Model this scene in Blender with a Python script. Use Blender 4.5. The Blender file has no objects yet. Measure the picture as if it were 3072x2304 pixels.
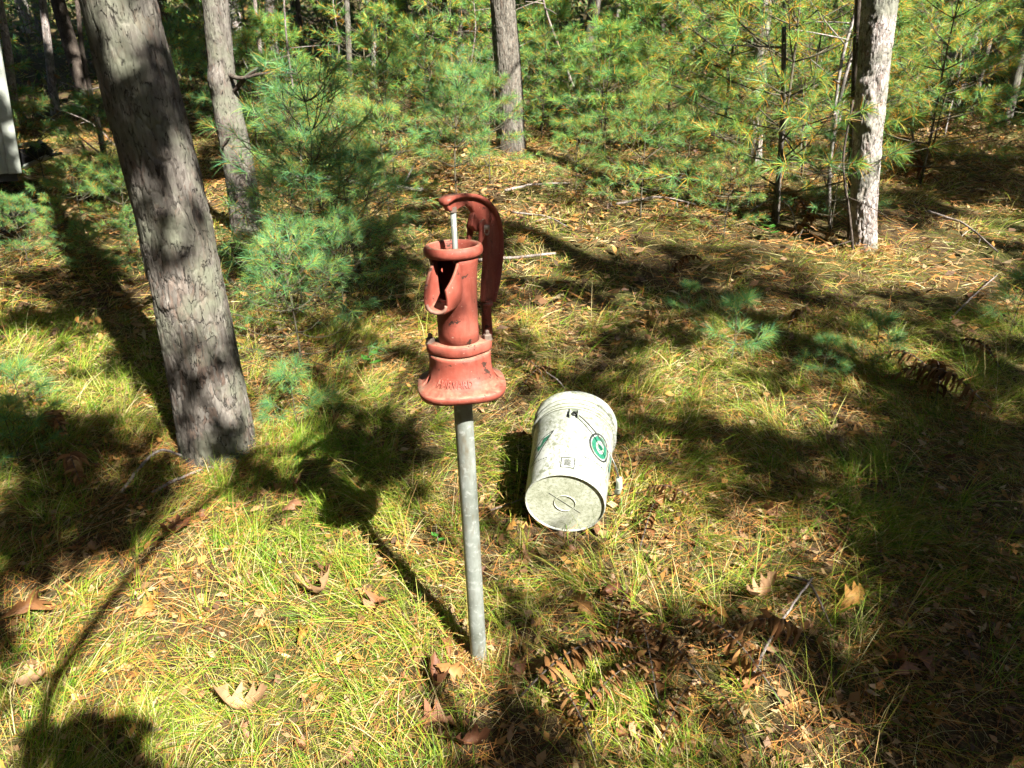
import bpy, math, random
import numpy as np
from mathutils import Vector, Matrix

random.seed(7)
rng = np.random.default_rng(11)
scene = bpy.context.scene
C = scene.collection

# ------------------------------------------------------------------ camera, sky, sun, exposure
PITCH = math.radians(22.5)
SLOPE = math.radians(8.5)
CAM = np.array([0.0, -0.2365, 1.582])
FPX = 2048.0                                   # focal length in pixels of a 3072 wide frame
cam_data = bpy.data.cameras.new('camera')
cam_data.lens = 24.0
cam_data.sensor_width = 36.0
cam_data.clip_start = 0.02
cam_data.clip_end = 400.0
cam = bpy.data.objects.new('camera', cam_data)
cam.location = CAM
cam.rotation_euler = (math.pi / 2 - PITCH, 0, 0)
C.objects.link(cam)
scene.camera = cam

SUN_TRAVEL = np.array([-0.44, 0.575, -0.69]); SUN_TRAVEL /= np.linalg.norm(SUN_TRAVEL)
TO_SUN = -SUN_TRAVEL
world = bpy.data.worlds.new('World')
scene.world = world
world.use_nodes = True
wn = world.node_tree
sky = wn.nodes.new('ShaderNodeTexSky')
sky.sky_type = 'NISHITA'
sky.sun_disc = False
sky.sun_elevation = math.asin(TO_SUN[2])
sky.sun_rotation = math.atan2(TO_SUN[0], TO_SUN[1])
bg = wn.nodes['Background']
wn.links.new(sky.outputs[0], bg.inputs[0])
bg.inputs[1].default_value = 0.05
sun_data = bpy.data.lights.new('sun', 'SUN')
sun_data.energy = 5.0
sun_data.angle = math.radians(0.53)
sun_data.color = (1.0, 0.95, 0.86)
sun = bpy.data.objects.new('sun', sun_data)
sun.rotation_euler = Vector(SUN_TRAVEL).to_track_quat('-Z', 'Y').to_euler()
sun.location = (8, -10, 14)
C.objects.link(sun)
scene.view_settings.view_transform = 'Standard'
scene.view_settings.look = 'None'
scene.view_settings.exposure = 2.4
scene.view_settings.gamma = 1.0
scene.cycles.max_bounces = 3
scene.cycles.diffuse_bounces = 1
scene.cycles.glossy_bounces = 1
scene.cycles.transmission_bounces = 3
scene.cycles.use_adaptive_sampling = True
scene.cycles.adaptive_threshold = 0.03

# ------------------------------------------------------------------ layout helpers
def rayd(px, py):
    a = (px - 1536) / FPX; b = (1152 - py) / FPX
    return np.array([a, math.cos(PITCH) + b * math.sin(PITCH), -math.sin(PITCH) + b * math.cos(PITCH)])

def vnoise(x, y, seed=0):
    x = np.asarray(x, float); y = np.asarray(y, float)
    xi = np.floor(x).astype(np.int64); yi = np.floor(y).astype(np.int64)
    xf = x - xi; yf = y - yi
    u = xf * xf * (3 - 2 * xf); v = yf * yf * (3 - 2 * yf)
    def h(i, j):
        n = (i * 374761393 + j * 668265263 + seed * 1442695041) & 0x7fffffff
        n = ((n ^ (n >> 13)) * 1274126177) & 0x7fffffff
        return ((n ^ (n >> 16)) & 0xffff) / 65535.0
    return (h(xi, yi) * (1 - u) + h(xi + 1, yi) * u) * (1 - v) + (h(xi, yi + 1) * (1 - u) + h(xi + 1, yi + 1) * u) * v

def fbm(x, y, seed=0, oct=3):
    s = 0; a = 0.5
    for k in range(oct):
        s = s + a * vnoise(x * 2 ** k, y * 2 ** k, seed + k * 17); a *= 0.5
    return s / (1 - 0.5 ** oct)

TS = math.tan(SLOPE)
def gz(x, y):
    x = np.asarray(x, float); y = np.asarray(y, float)
    base = TS * y
    far = np.clip((y - 3.0) / 5.0, 0, 1)
    return base + (fbm(x * 1.3, y * 1.3, 5) - 0.5) * (0.05 + 0.16 * far) + (fbm(x * .35, y * .35, 9) - .5) * 0.5 * far

def ground(px, py):
    d = rayd(px, py); n = np.array([0, -math.sin(SLOPE), math.cos(SLOPE)])
    t = -(n @ CAM) / (n @ d)
    for _ in range(4):
        p = CAM + d * t
        t += (float(gz(p[0], p[1])) - p[2]) / (d[2] - TS * d[1])
    return CAM + d * t

def gd(x, y):            # the same, from the coordinates of the 2212 px wide view
    return ground(x * 3072 / 2212, y * 3072 / 2212)

def depth_point(px, py, Y):  # point on a pixel's ray at world Y
    d = rayd(px, py); t = (Y - CAM[1]) / d[1]
    return CAM + d * t

def to_px(P):
    P = np.asarray(P, float) - CAM
    dep = P[..., 1] * math.cos(PITCH) - P[..., 2] * math.sin(PITCH)
    up = P[..., 1] * math.sin(PITCH) + P[..., 2] * math.cos(PITCH)
    dd = np.where(dep > 0.05, dep, 0.05)
    return 1536 + FPX * P[..., 0] / dd, 1152 - FPX * up / dd, dep

# ------------------------------------------------------------------ mesh helpers
def np_mesh(name, V, F, col=None, smooth=False):
    V = np.ascontiguousarray(V, np.float32).reshape(-1, 3); F = np.ascontiguousarray(F, np.int32)
    k = F.shape[1]; nf = F.shape[0]
    me = bpy.data.meshes.new(name)
    me.vertices.add(len(V)); me.vertices.foreach_set('co', V.ravel())
    me.loops.add(nf * k); me.loops.foreach_set('vertex_index', F.ravel())
    me.polygons.add(nf); me.polygons.foreach_set('loop_start', np.arange(0, nf * k, k, dtype=np.int32))
    if smooth:
        me.polygons.foreach_set('use_smooth', np.ones(nf, bool))
    if col is not None:
        a = me.color_attributes.new('Col', 'FLOAT_COLOR', 'POINT')
        c = np.ones((len(V), 4), np.float32); c[:, :3] = np.asarray(col, np.float32).reshape(-1, 3)
        a.data.foreach_set('color', c.ravel())
    me.update(calc_edges=True)
    return me

class MB:
    def __init__(self): self.v = []; self.f = []
    def add(self, V, F):
        o = len(self.v); self.v += [tuple(map(float, p)) for p in V]; self.f += [tuple(int(i) + o for i in f) for f in F]
        return self
    def mesh(self, name, smooth=True):
        me = bpy.data.meshes.new(name); me.from_pydata(self.v, [], self.f)
        import bmesh as bm_
        b = bm_.new(); b.from_mesh(me); bm_.ops.recalc_face_normals(b, faces=b.faces); b.to_mesh(me); b.free()
        if smooth: me.polygons.foreach_set('use_smooth', np.ones(len(me.polygons), bool))
        return me

def lathe(prof, n=40, cap0=False, cap1=False, rfun=None):
    V = []; F = []; m = len(prof)
    for (r, z) in prof:
        for i in range(n):
            a = 2 * math.pi * i / n
            rr = r if rfun is None else rfun(a, r, z)
            V.append((rr * math.cos(a), rr * math.sin(a), z))
    for j in range(m - 1):
        for i in range(n):
            k = (i + 1) % n
            F.append((j * n + i, j * n + k, (j + 1) * n + k, (j + 1) * n + i))
    if cap0: F.append(tuple(range(n))[::-1])
    if cap1: F.append(tuple((m - 1) * n + i for i in range(n)))
    return V, F

def tube(pts, radii, n=8, cap=True):
    pts = np.asarray(pts, float); m = len(pts)
    if np.isscalar(radii): radii = [radii] * m
    T = np.gradient(pts, axis=0); T /= np.linalg.norm(T, axis=1)[:, None] + 1e-12
    up = np.array([0, 0, 1.0]) if abs(T[0][2]) < .9 else np.array([1.0, 0, 0])
    u = np.cross(T[0], up); u /= np.linalg.norm(u)
    V = []; F = []
    for j in range(m):
        u = u - T[j] * (u @ T[j]); u /= np.linalg.norm(u) + 1e-12
        w = np.cross(T[j], u)
        for i in range(n):
            a = 2 * math.pi * i / n
            V.append(pts[j] + radii[j] * (math.cos(a) * u + math.sin(a) * w))
    for j in range(m - 1):
        for i in range(n):
            k = (i + 1) % n
            F.append((j * n + i, j * n + k, (j + 1) * n + k, (j + 1) * n + i))
    if cap:
        F.append(tuple(range(n))[::-1]); F.append(tuple((m - 1) * n + i for i in range(n)))
    return V, F

def spline(pts, n=8):
    pts = np.asarray(pts, float); P = np.vstack([2 * pts[0] - pts[1], pts, 2 * pts[-1] - pts[-2]])
    out = []
    for i in range(1, len(P) - 2):
        for k in range(n):
            t = k / n
            out.append(0.5 * (2 * P[i] + (P[i + 1] - P[i - 1]) * t + (2 * P[i - 1] - 5 * P[i] + 4 * P[i + 1] - P[i + 2]) * t * t
                              + (3 * P[i] - P[i - 1] - 3 * P[i + 1] + P[i + 2]) * t ** 3))
    out.append(P[-2])
    return np.array(out)

def prism(outline, axes, origin, thick):
    """outline in (a,b); axes = (ea, eb, en); extruded +-thick/2 along en"""
    ea, eb, en = [np.asarray(a, float) for a in axes]; n = len(outline); V = []
    for s in (-.5, .5):
        for (a, b) in outline: V.append(np.asarray(origin) + ea * a + eb * b + en * (s * thick))
    F = [tuple(range(n))[::-1], tuple(range(n, 2 * n))]
    for i in range(n):
        k = (i + 1) % n; F.append((i, k, n + k, n + i))
    return V, F

def box(c, s):
    c = np.asarray(c, float); h = np.asarray(s, float) / 2
    V = [c + h * np.array(k) for k in ((-1,-1,-1),(1,-1,-1),(1,1,-1),(-1,1,-1),(-1,-1,1),(1,-1,1),(1,1,1),(-1,1,1))]
    F = [(0,3,2,1),(4,5,6,7),(0,1,5,4),(1,2,6,5),(2,3,7,6),(3,0,4,7)]
    return V, F

def obj(name, me, mat, parent=None, loc=None):
    o = bpy.data.objects.new(name, me); C.objects.link(o)
    if mat is not None and not me.materials: me.materials.append(mat)
    if parent is not None: o.parent = parent
    if loc is not None: o.location = loc
    return o

def tag(o, label=None, cat=None, group=None, kind=None):
    if label: o['label'] = label
    if cat: o['category'] = cat
    if group: o['group'] = group
    if kind: o['kind'] = kind
    return o

def thing(name, label, cat, loc=(0, 0, 0), rz=0.0, group=None, scale=1.0):
    o = bpy.data.objects.new(name, None); o.empty_display_size = .1; C.objects.link(o)
    o.location = loc; o.rotation_euler = (0, 0, rz); o.scale = (scale,) * 3
    return tag(o, label, cat, group)

def bevel(o, w, seg=2):
    m = o.modifiers.new('bevel', 'BEVEL'); m.width = w; m.segments = seg; m.limit_method = 'ANGLE'; m.angle_limit = math.radians(35)
    return o

# ------------------------------------------------------------------ materials
def new_mat(name):
    m = bpy.data.materials.new(name); m.use_nodes = True
    nt = m.node_tree; nt.nodes.clear()
    out = nt.nodes.new('ShaderNodeOutputMaterial')
    return m, nt, out

def N(nt, t, **kw):
    n = nt.nodes.new(t)
    for k, v in kw.items(): setattr(n, k, v)
    return n

def ramp(nt, src, stops, interp='LINEAR'):
    r = N(nt, 'ShaderNodeValToRGB'); r.color_ramp.interpolation = interp
    el = r.color_ramp.elements
    while len(el) < len(stops): el.new(0.5)
    for e, (p, c) in zip(el, stops):
        e.position = p; e.color = c if len(c) == 4 else (*c, 1)
    nt.links.new(src, r.inputs[0])
    return r.outputs[0]

def noise(nt, co, scale, detail=4, rough=.55, dist=0):
    n = N(nt, 'ShaderNodeTexNoise'); n.inputs['Scale'].default_value = scale; n.inputs['Detail'].default_value = detail
    n.inputs['Roughness'].default_value = rough; n.inputs['Distortion'].default_value = dist
    nt.links.new(co, n.inputs['Vector'])
    return n.outputs['Fac']

def mix(nt, fac, a, b, mode='MIX'):
    m = N(nt, 'ShaderNodeMix', data_type='RGBA', blend_type=mode)
    for s, v in ((m.inputs[0], fac), (m.inputs[6], a), (m.inputs[7], b)):
        if isinstance(v, (int, float)): s.default_value = v
        elif isinstance(v, tuple): s.default_value = v if len(v) == 4 else (*v, 1)
        else: nt.links.new(v, s)
    return m.outputs[2]

def objco(nt):
    return N(nt, 'ShaderNodeTexCoord').outputs['Object']

def scaled(nt, co, s):
    m = N(nt, 'ShaderNodeMapping'); m.inputs['Scale'].default_value = s
    nt.links.new(co, m.inputs[0]); return m.outputs[0]

def principled(nt, out, col, rough=.6, metal=0.0, bump=None, bstr=.3, bdist=.01, spec=.5):
    p = N(nt, 'ShaderNodeBsdfPrincipled')
    for s, v in ((p.inputs['Base Color'], col), (p.inputs['Roughness'], rough), (p.inputs['Metallic'], metal)):
        if isinstance(v, (int, float)): s.default_value = v
        elif isinstance(v, tuple): s.default_value = (*v, 1)
        else: nt.links.new(v, s)
    p.inputs['Specular IOR Level'].default_value = spec
    if bump is not None:
        b = N(nt, 'ShaderNodeBump'); b.inputs['Strength'].default_value = bstr; b.inputs['Distance'].default_value = bdist
        nt.links.new(bump, b.inputs['Height']); nt.links.new(b.outputs[0], p.inputs['Normal'])
    nt.links.new(p.outputs[0], out.inputs[0])
    return p

def foliage_mat(name, trans=.35, rough=.5, tint=(1, 1, 1), spec=.3):
    m, nt, out = new_mat(name)
    a = N(nt, 'ShaderNodeAttribute', attribute_name='Col')
    col = mix(nt, 1.0, a.outputs['Color'], tint, 'MULTIPLY')
    p = principled(nt, out, col, rough, spec=spec)
    t = N(nt, 'ShaderNodeBsdfTranslucent'); nt.links.new(col, t.inputs[0])
    ms = N(nt, 'ShaderNodeMixShader'); ms.inputs[0].default_value = trans
    nt.links.new(p.outputs[0], ms.inputs[1]); nt.links.new(t.outputs[0], ms.inputs[2]); nt.links.new(ms.outputs[0], out.inputs[0])
    return m

def bark_mat(name, c0, c1, c2, scale=1.0, stretch=.35, moss=None):
    m, nt, out = new_mat(name)
    co = objco(nt); st = scaled(nt, co, (1, 1, stretch))
    dn = N(nt, 'ShaderNodeTexNoise'); dn.inputs['Scale'].default_value = 17 * scale; dn.inputs['Detail'].default_value = 5
    nt.links.new(st, dn.inputs['Vector'])
    va = N(nt, 'ShaderNodeMix', data_type='VECTOR'); va.inputs[0].default_value = .13
    nt.links.new(st, va.inputs[4]); nt.links.new(dn.outputs['Color'], va.inputs[5]); wv = va.outputs[1]
    def cells(sc, feat='F1'):
        v = N(nt, 'ShaderNodeTexVoronoi', feature=feat); v.inputs['Scale'].default_value = sc * scale; nt.links.new(wv, v.inputs['Vector']); return v
    n1 = noise(nt, st, 7 * scale, 5, .65); n2 = noise(nt, st, 95 * scale, 6, .75); n3 = noise(nt, co, 4.0, 4, .65); n4 = noise(nt, co, 30 * scale, 4, .6)
    big = cells(24); small = cells(62); edge = cells(24, 'DISTANCE_TO_EDGE')
    sb = N(nt, 'ShaderNodeSeparateColor'); nt.links.new(big.outputs['Color'], sb.inputs[0])
    ss = N(nt, 'ShaderNodeSeparateColor'); nt.links.new(small.outputs['Color'], ss.inputs[0])
    av = N(nt, 'ShaderNodeMath', operation='ADD'); nt.links.new(sb.outputs[0], av.inputs[0]); nt.links.new(ss.outputs[1], av.inputs[1])
    av2 = N(nt, 'ShaderNodeMath', operation='MULTIPLY_ADD'); nt.links.new(n1, av2.inputs[0]); av2.inputs[1].default_value = 1.2; nt.links.new(av.outputs[0], av2.inputs[2])
    av3 = N(nt, 'ShaderNodeMath', operation='MULTIPLY'); nt.links.new(av2.outputs[0], av3.inputs[0]); av3.inputs[1].default_value = 1 / 2.6
    col = ramp(nt, av3.outputs[0], [(.25, c0), (.5, c1), (.78, c2)])
    red = tuple(c * k for c, k in zip(c1, (1.35, .95, .8)))
    col = mix(nt, ramp(nt, ss.outputs[2], [(.76, (0, 0, 0)), (.92, (.45, .45, .45))]), col, red)
    col = mix(nt, ramp(nt, n2, [(.35, (.55, .55, .55)), (.62, (0, 0, 0))]), col, c0)
    if moss: col = mix(nt, ramp(nt, n3, [(.47, (0, 0, 0)), (.62, (.85, .85, .85))]), col, moss)
    ck = N(nt, 'ShaderNodeMath', operation='MULTIPLY')
    nt.links.new(ramp(nt, edge.outputs['Distance'], [(.0, (1, 1, 1)), (.045, (0, 0, 0))]), ck.inputs[0]); nt.links.new(ramp(nt, n4, [(.45, (0, 0, 0)), (.56, (1, 1, 1))]), ck.inputs[1])
    fiss = tuple(c * .38 for c in c0)
    col = mix(nt, ck.outputs[0], col, fiss)
    h1 = N(nt, 'ShaderNodeMath', operation='MULTIPLY_ADD'); nt.links.new(ck.outputs[0], h1.inputs[0]); h1.inputs[1].default_value = -1.4; nt.links.new(n2, h1.inputs[2])
    h2 = N(nt, 'ShaderNodeMath', operation='MULTIPLY_ADD'); nt.links.new(ss.outputs[0], h2.inputs[0]); h2.inputs[1].default_value = .55; nt.links.new(h1.outputs[0], h2.inputs[2])
    principled(nt, out, col, .9, bump=h2.outputs[0], bstr=.75, bdist=.005, spec=.12)
    return m

M = {}
M['pine_bark'] = bark_mat('grey brown pine bark', (.042, .036, .031), (.095, .083, .072), (.165, .150, .132), 1.1, .26, (.125, .13, .095))
M['oak_bark'] = bark_mat('furrowed oak bark', (.035, .032, .027), (.10, .09, .075), (.18, .165, .14), 1.6, .18)
M['pale_bark'] = bark_mat('pale grey bark', (.055, .045, .040), (.22, .195, .18), (.44, .40, .375), 1.3, .35, (.15, .155, .12))
M['dark_bark'] = bark_mat('dark twig bark', (.03, .024, .02), (.075, .06, .05), (.13, .11, .09), 2.0, .4)
M['dead_wood'] = bark_mat('weathered dead wood', (.11, .09, .077), (.23, .195, .17), (.36, .32, .29), 2.0, .2)
M['sapling_bark'] = bark_mat('smooth sapling bark', (.05, .05, .03), (.11, .10, .065), (.17, .15, .11), 3.0, .3)
M['needle'] = foliage_mat('pine needles', .40, .42)
M['grass'] = foliage_mat('grass blades', .38, .5)
M['litter'] = foliage_mat('dry needles', .12, .6)
M['leaf'] = foliage_mat('dry leaves', .22, .6)
M['canopy'] = foliage_mat('canopy leaves', .12, .5)
M['fern'] = foliage_mat('dead fern', .15, .75, spec=.15)

def ground_mat():
    m, nt, out = new_mat('forest soil')
    co = objco(nt)
    n1 = noise(nt, co, 2.2, 6, .65); n2 = noise(nt, co, 30, 6, .7); n3 = noise(nt, co, 140, 3, .7)
    col = ramp(nt, n2, [(.3, (.022, .015, .009)), (.5, (.065, .043, .022)), (.7, (.14, .10, .052))])
    col = mix(nt, ramp(nt, n1, [(.45, (0, 0, 0)), (.65, (.75, .75, .75))]), col, (.075, .085, .022))
    h = N(nt, 'ShaderNodeMath', operation='ADD'); nt.links.new(n2, h.inputs[0]); nt.links.new(n3, h.inputs[1])
    principled(nt, out, col, .95, bump=h.outputs[0], bstr=.8, bdist=.02, spec=.1)
    return m
M['ground'] = ground_mat()

def paint_mat():
    m, nt, out = new_mat('weathered red paint')
    co = objco(nt)
    n1 = noise(nt, co, 9, 5, .6); n2 = noise(nt, co, 60, 5, .65); n3 = noise(nt, co, 28, 6, .7, .4); n4 = noise(nt, co, 190, 2, .5)
    col = ramp(nt, n1, [(.3, (.14, .028, .018)), (.5, (.205, .048, .031)), (.7, (.27, .082, .055))])
    col = mix(nt, ramp(nt, n2, [(.45, (0, 0, 0)), (.8, (.35, .35, .35))]), col, (.27, .075, .052))
    geo = N(nt, 'ShaderNodeNewGeometry'); sep = N(nt, 'ShaderNodeSeparateXYZ'); nt.links.new(geo.outputs['True Normal'], sep.inputs[0])
    upf = N(nt, 'ShaderNodeMath', operation='MULTIPLY'); nt.links.new(ramp(nt, sep.outputs['Z'], [(.55, (0, 0, 0)), (.95, (1, 1, 1))]), upf.inputs[0])
    nt.links.new(ramp(nt, n3, [(.38, (0, 0, 0)), (.62, (.75, .75, .75))]), upf.inputs[1])
    col = mix(nt, upf.outputs[0], col, (.23, .17, .11))
    chips = ramp(nt, n3, [(.615, (0, 0, 0)), (.64, (1, 1, 1))], 'LINEAR')
    col = mix(nt, chips, col, (.035, .018, .012))
    runs = noise(nt, scaled(nt, co, (1, 1, .22)), 34, 5, .7)
    col = mix(nt, ramp(nt, runs, [(.54, (0, 0, 0)), (.70, (.55, .55, .55))]), col, (.075, .018, .012))
    specks = ramp(nt, n4, [(.70, (0, 0, 0)), (.74, (.8, .8, .8))])
    col = mix(nt, specks, col, (.30, .18, .14))
    principled(nt, out, col, ramp(nt, n2, [(.3, (.48,) * 3), (.7, (.78,) * 3)]), bump=n2, bstr=.55, bdist=.0022, spec=.3)
    return m
M['red'] = paint_mat()

def galv_mat():
    m, nt, out = new_mat('galvanised steel')
    co = objco(nt)
    n1 = noise(nt, co, 14, 5, .6); n2 = noise(nt, scaled(nt, co, (1, 1, .15)), 120, 3, .6)
    col = ramp(nt, n1, [(.3, (.11, .125, .105)), (.55, (.20, .22, .20)), (.75, (.28, .30, .28))])
    col = mix(nt, ramp(nt, n2, [(.4, (0, 0, 0)), (.75, (.4, .4, .4))]), col, (.10, .10, .08))
    n5 = noise(nt, scaled(nt, co, (1, 1, .3)), 26, 5, .7); col = mix(nt, ramp(nt, n5, [(.52, (0, 0, 0)), (.68, (.7, .7, .7))]), col, (.11, .085, .05)); n6 = noise(nt, co, 70, 4, .6); col = mix(nt, ramp(nt, n6, [(.56, (0, 0, 0)), (.66, (.6, .6, .6))]), col, (.33, .35, .33))
    principled(nt, out, col, .5, .3, bump=n2, bstr=.1, bdist=.001)
    return m
M['galv'] = galv_mat()

def simple(name, col, rough=.6, metal=0, scale=30, var=.3, bstr=.15):
    m, nt, out = new_mat(name)
    co = objco(nt); n1 = noise(nt, co, scale, 5, .6)
    c0 = tuple(c * (1 - var) for c in col); c1 = tuple(min(1, c * (1 + var)) for c in col)
    principled(nt, out, ramp(nt, n1, [(.3, c0), (.7, c1)]), rough, metal, bump=n1, bstr=bstr, bdist=.003)
    return m
M['steel'] = simple('rusty steel', (.20, .15, .12), .6, .5, 60)
M['wire'] = simple('wire', (.10, .10, .09), .4, .7, 80)

def bucket_mat():
    m, nt, out = new_mat('dirty white plastic')
    co = objco(nt)
    n1 = noise(nt, co, 5, 5, .6); n2 = noise(nt, co, 90, 6, .75); n3 = noise(nt, co, 16, 5, .65)
    col = ramp(nt, n1, [(.3, (.29, .31, .26)), (.6, (.42, .435, .405))])
    f = N(nt, 'ShaderNodeMath', operation='MULTIPLY')
    nt.links.new(ramp(nt, n3, [(.32, (.15, .15, .15)), (.56, (1, 1, 1))]), f.inputs[0]); nt.links.new(ramp(nt, n2, [(.40, (0, 0, 0)), (.58, (.9, .9, .9))]), f.inputs[1])
    col = mix(nt, f.outputs[0], col, (.10, .11, .06))
    principled(nt, out, col, .38, bump=n2, bstr=.05, bdist=.001)
    return m
def bottom_mat():
    m, nt, out = new_mat('algae stained plastic')
    co = objco(nt)
    n1 = noise(nt, co, 7, 5, .65); n2 = noise(nt, co, 110, 6, .8)
    col = ramp(nt, n1, [(.3, (.30, .315, .23)), (.5, (.42, .44, .35)), (.7, (.54, .555, .47))])
    col = mix(nt, ramp(nt, n2, [(.42, (0, 0, 0)), (.62, (.75, .75, .75))]), col, (.12, .135, .07))
    principled(nt, out, col, .55, bump=n2, bstr=.08, bdist=.001)
    return m
M['bucket'] = bucket_mat(); M['bottom'] = bottom_mat()
M['ink_black'] = simple('black print', (.018, .02, .02), .5, 0, 200, .4)
M['ink_green'] = simple('green print', (.012, .105, .062), .5, 0, 90, .35)
M['ink_white'] = simple('white print', (.74, .75, .72), .5, 0, 90, .08)
M['grip'] = simple('pale grip', (.26, .29, .23), .5, 0, 60, .15)

# ------------------------------------------------------------------ vectorised ribbons
def ribbons(P, D, L, W, bend, K, col, tipw=.12, fold=None):
    n = len(P); t = np.linspace(0, 1, K + 1)
    R = rng.normal(size=(n, 3))
    S = np.cross(D, R); S /= np.linalg.norm(S, axis=1)[:, None] + 1e-9
    ctr = P[:, None, :] + D[:, None, :] * (L[:, None] * t)[:, :, None] + bend[:, None, :] * (L[:, None] * t ** 2)[:, :, None]
    w = W[:, None] * (1 - (1 - tipw) * t ** 1.6)[None, :] * .5
    V = np.stack([ctr - S[:, None, :] * w[:, :, None], ctr + S[:, None, :] * w[:, :, None]], axis=2)   # n,K+1,2,3
    base = (np.arange(n) * (K + 1) * 2)[:, None]; k = np.arange(K)[None, :] * 2
    F = np.stack([base + k, base + k + 1, base + k + 3, base + k + 2], axis=-1).reshape(-1, 4)
    Cc = np.repeat(col, (K + 1) * 2, axis=0)
    return V.reshape(-1, 3), F, Cc

def join(parts):
    V = []; F = []; Cc = []; o = 0
    for v, f, c in parts:
        V.append(v); F.append(f + o); Cc.append(c); o += len(v)
    return np.vstack(V), np.vstack(F), np.vstack(Cc)

def pick(pal, n, jitter=.2):
    pal = np.asarray([p[:3] for p in pal], float) if True else pal
    return pal

def palette(n, cols, weights, jit=.22):
    cols = np.asarray(cols, float); w = np.asarray(weights, float); w /= w.sum()
    c = cols[rng.choice(len(cols), n, p=w)]
    return c * (1 + rng.uniform(-jit, jit, (n, 1))) * (1 + rng.uniform(-.07, .07, (n, 3)))

def unit(v): return v / (np.linalg.norm(v, axis=-1, keepdims=True) + 1e-9)

# ================================================================== THE SETTING
# ground: one uneven sloping sheet
def make_ground():
    u = np.linspace(-1, 1, 261); X = np.sinh(u * 4.2) / np.sinh(4.2) * 110
    v = np.linspace(0, 1, 261); Y = -14 + (np.sinh(v * 4.6 - 1.15) - math.sinh(-1.15)) / (math.sinh(3.45) - math.sinh(-1.15)) * 150
    XX, YY = np.meshgrid(X, Y); ZZ = gz(XX, YY)
    V = np.stack([XX, YY, ZZ], -1).reshape(-1, 3)
    i, j = np.meshgrid(np.arange(260), np.arange(260)); a = (j * 261 + i).ravel()
    F = np.stack([a, a + 1, a + 262, a + 261], -1)
    o = obj('ground', np_mesh('ground', V, F, smooth=True), M['ground']); tag(o, kind='structure')
make_ground()

# ------------------------------------------------------------------ trunks
def worley(u, v, cu, cv, ncell_u, seed):
    """F2-F1 of jittered cells, periodic in u with ncell_u cells"""
    gu = u / cu; gv = v / cv
    iu = np.floor(gu).astype(np.int64); iv = np.floor(gv).astype(np.int64)
    f1 = np.full(u.shape, 9.0); f2 = np.full(u.shape, 9.0); idv = np.zeros(u.shape)
    for a in (-1, 0, 1):
        for b in (-1, 0, 1):
            ci = iu + a; cj = iv + b; cw = np.mod(ci, ncell_u)
            def h(k):
                n = (cw * 73856093 ^ cj * 19349663 ^ (seed + k) * 83492791) & 0x7fffffff
                n = ((n ^ (n >> 13)) * 1274126177) & 0x7fffffff
                return ((n ^ (n >> 16)) & 0xffff) / 65535.0
            dx = gu - (ci + .1 + .8 * h(1)); dy = gv - (cj + .1 + .8 * h(2))
            d = np.sqrt(dx * dx + dy * dy); hh = h(3)
            m = d < f1
            f2 = np.where(m, f1, np.minimum(f2, d)); idv = np.where(m, hh, idv); f1 = np.where(m, d, f1)
    return f2 - f1, idv

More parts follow.
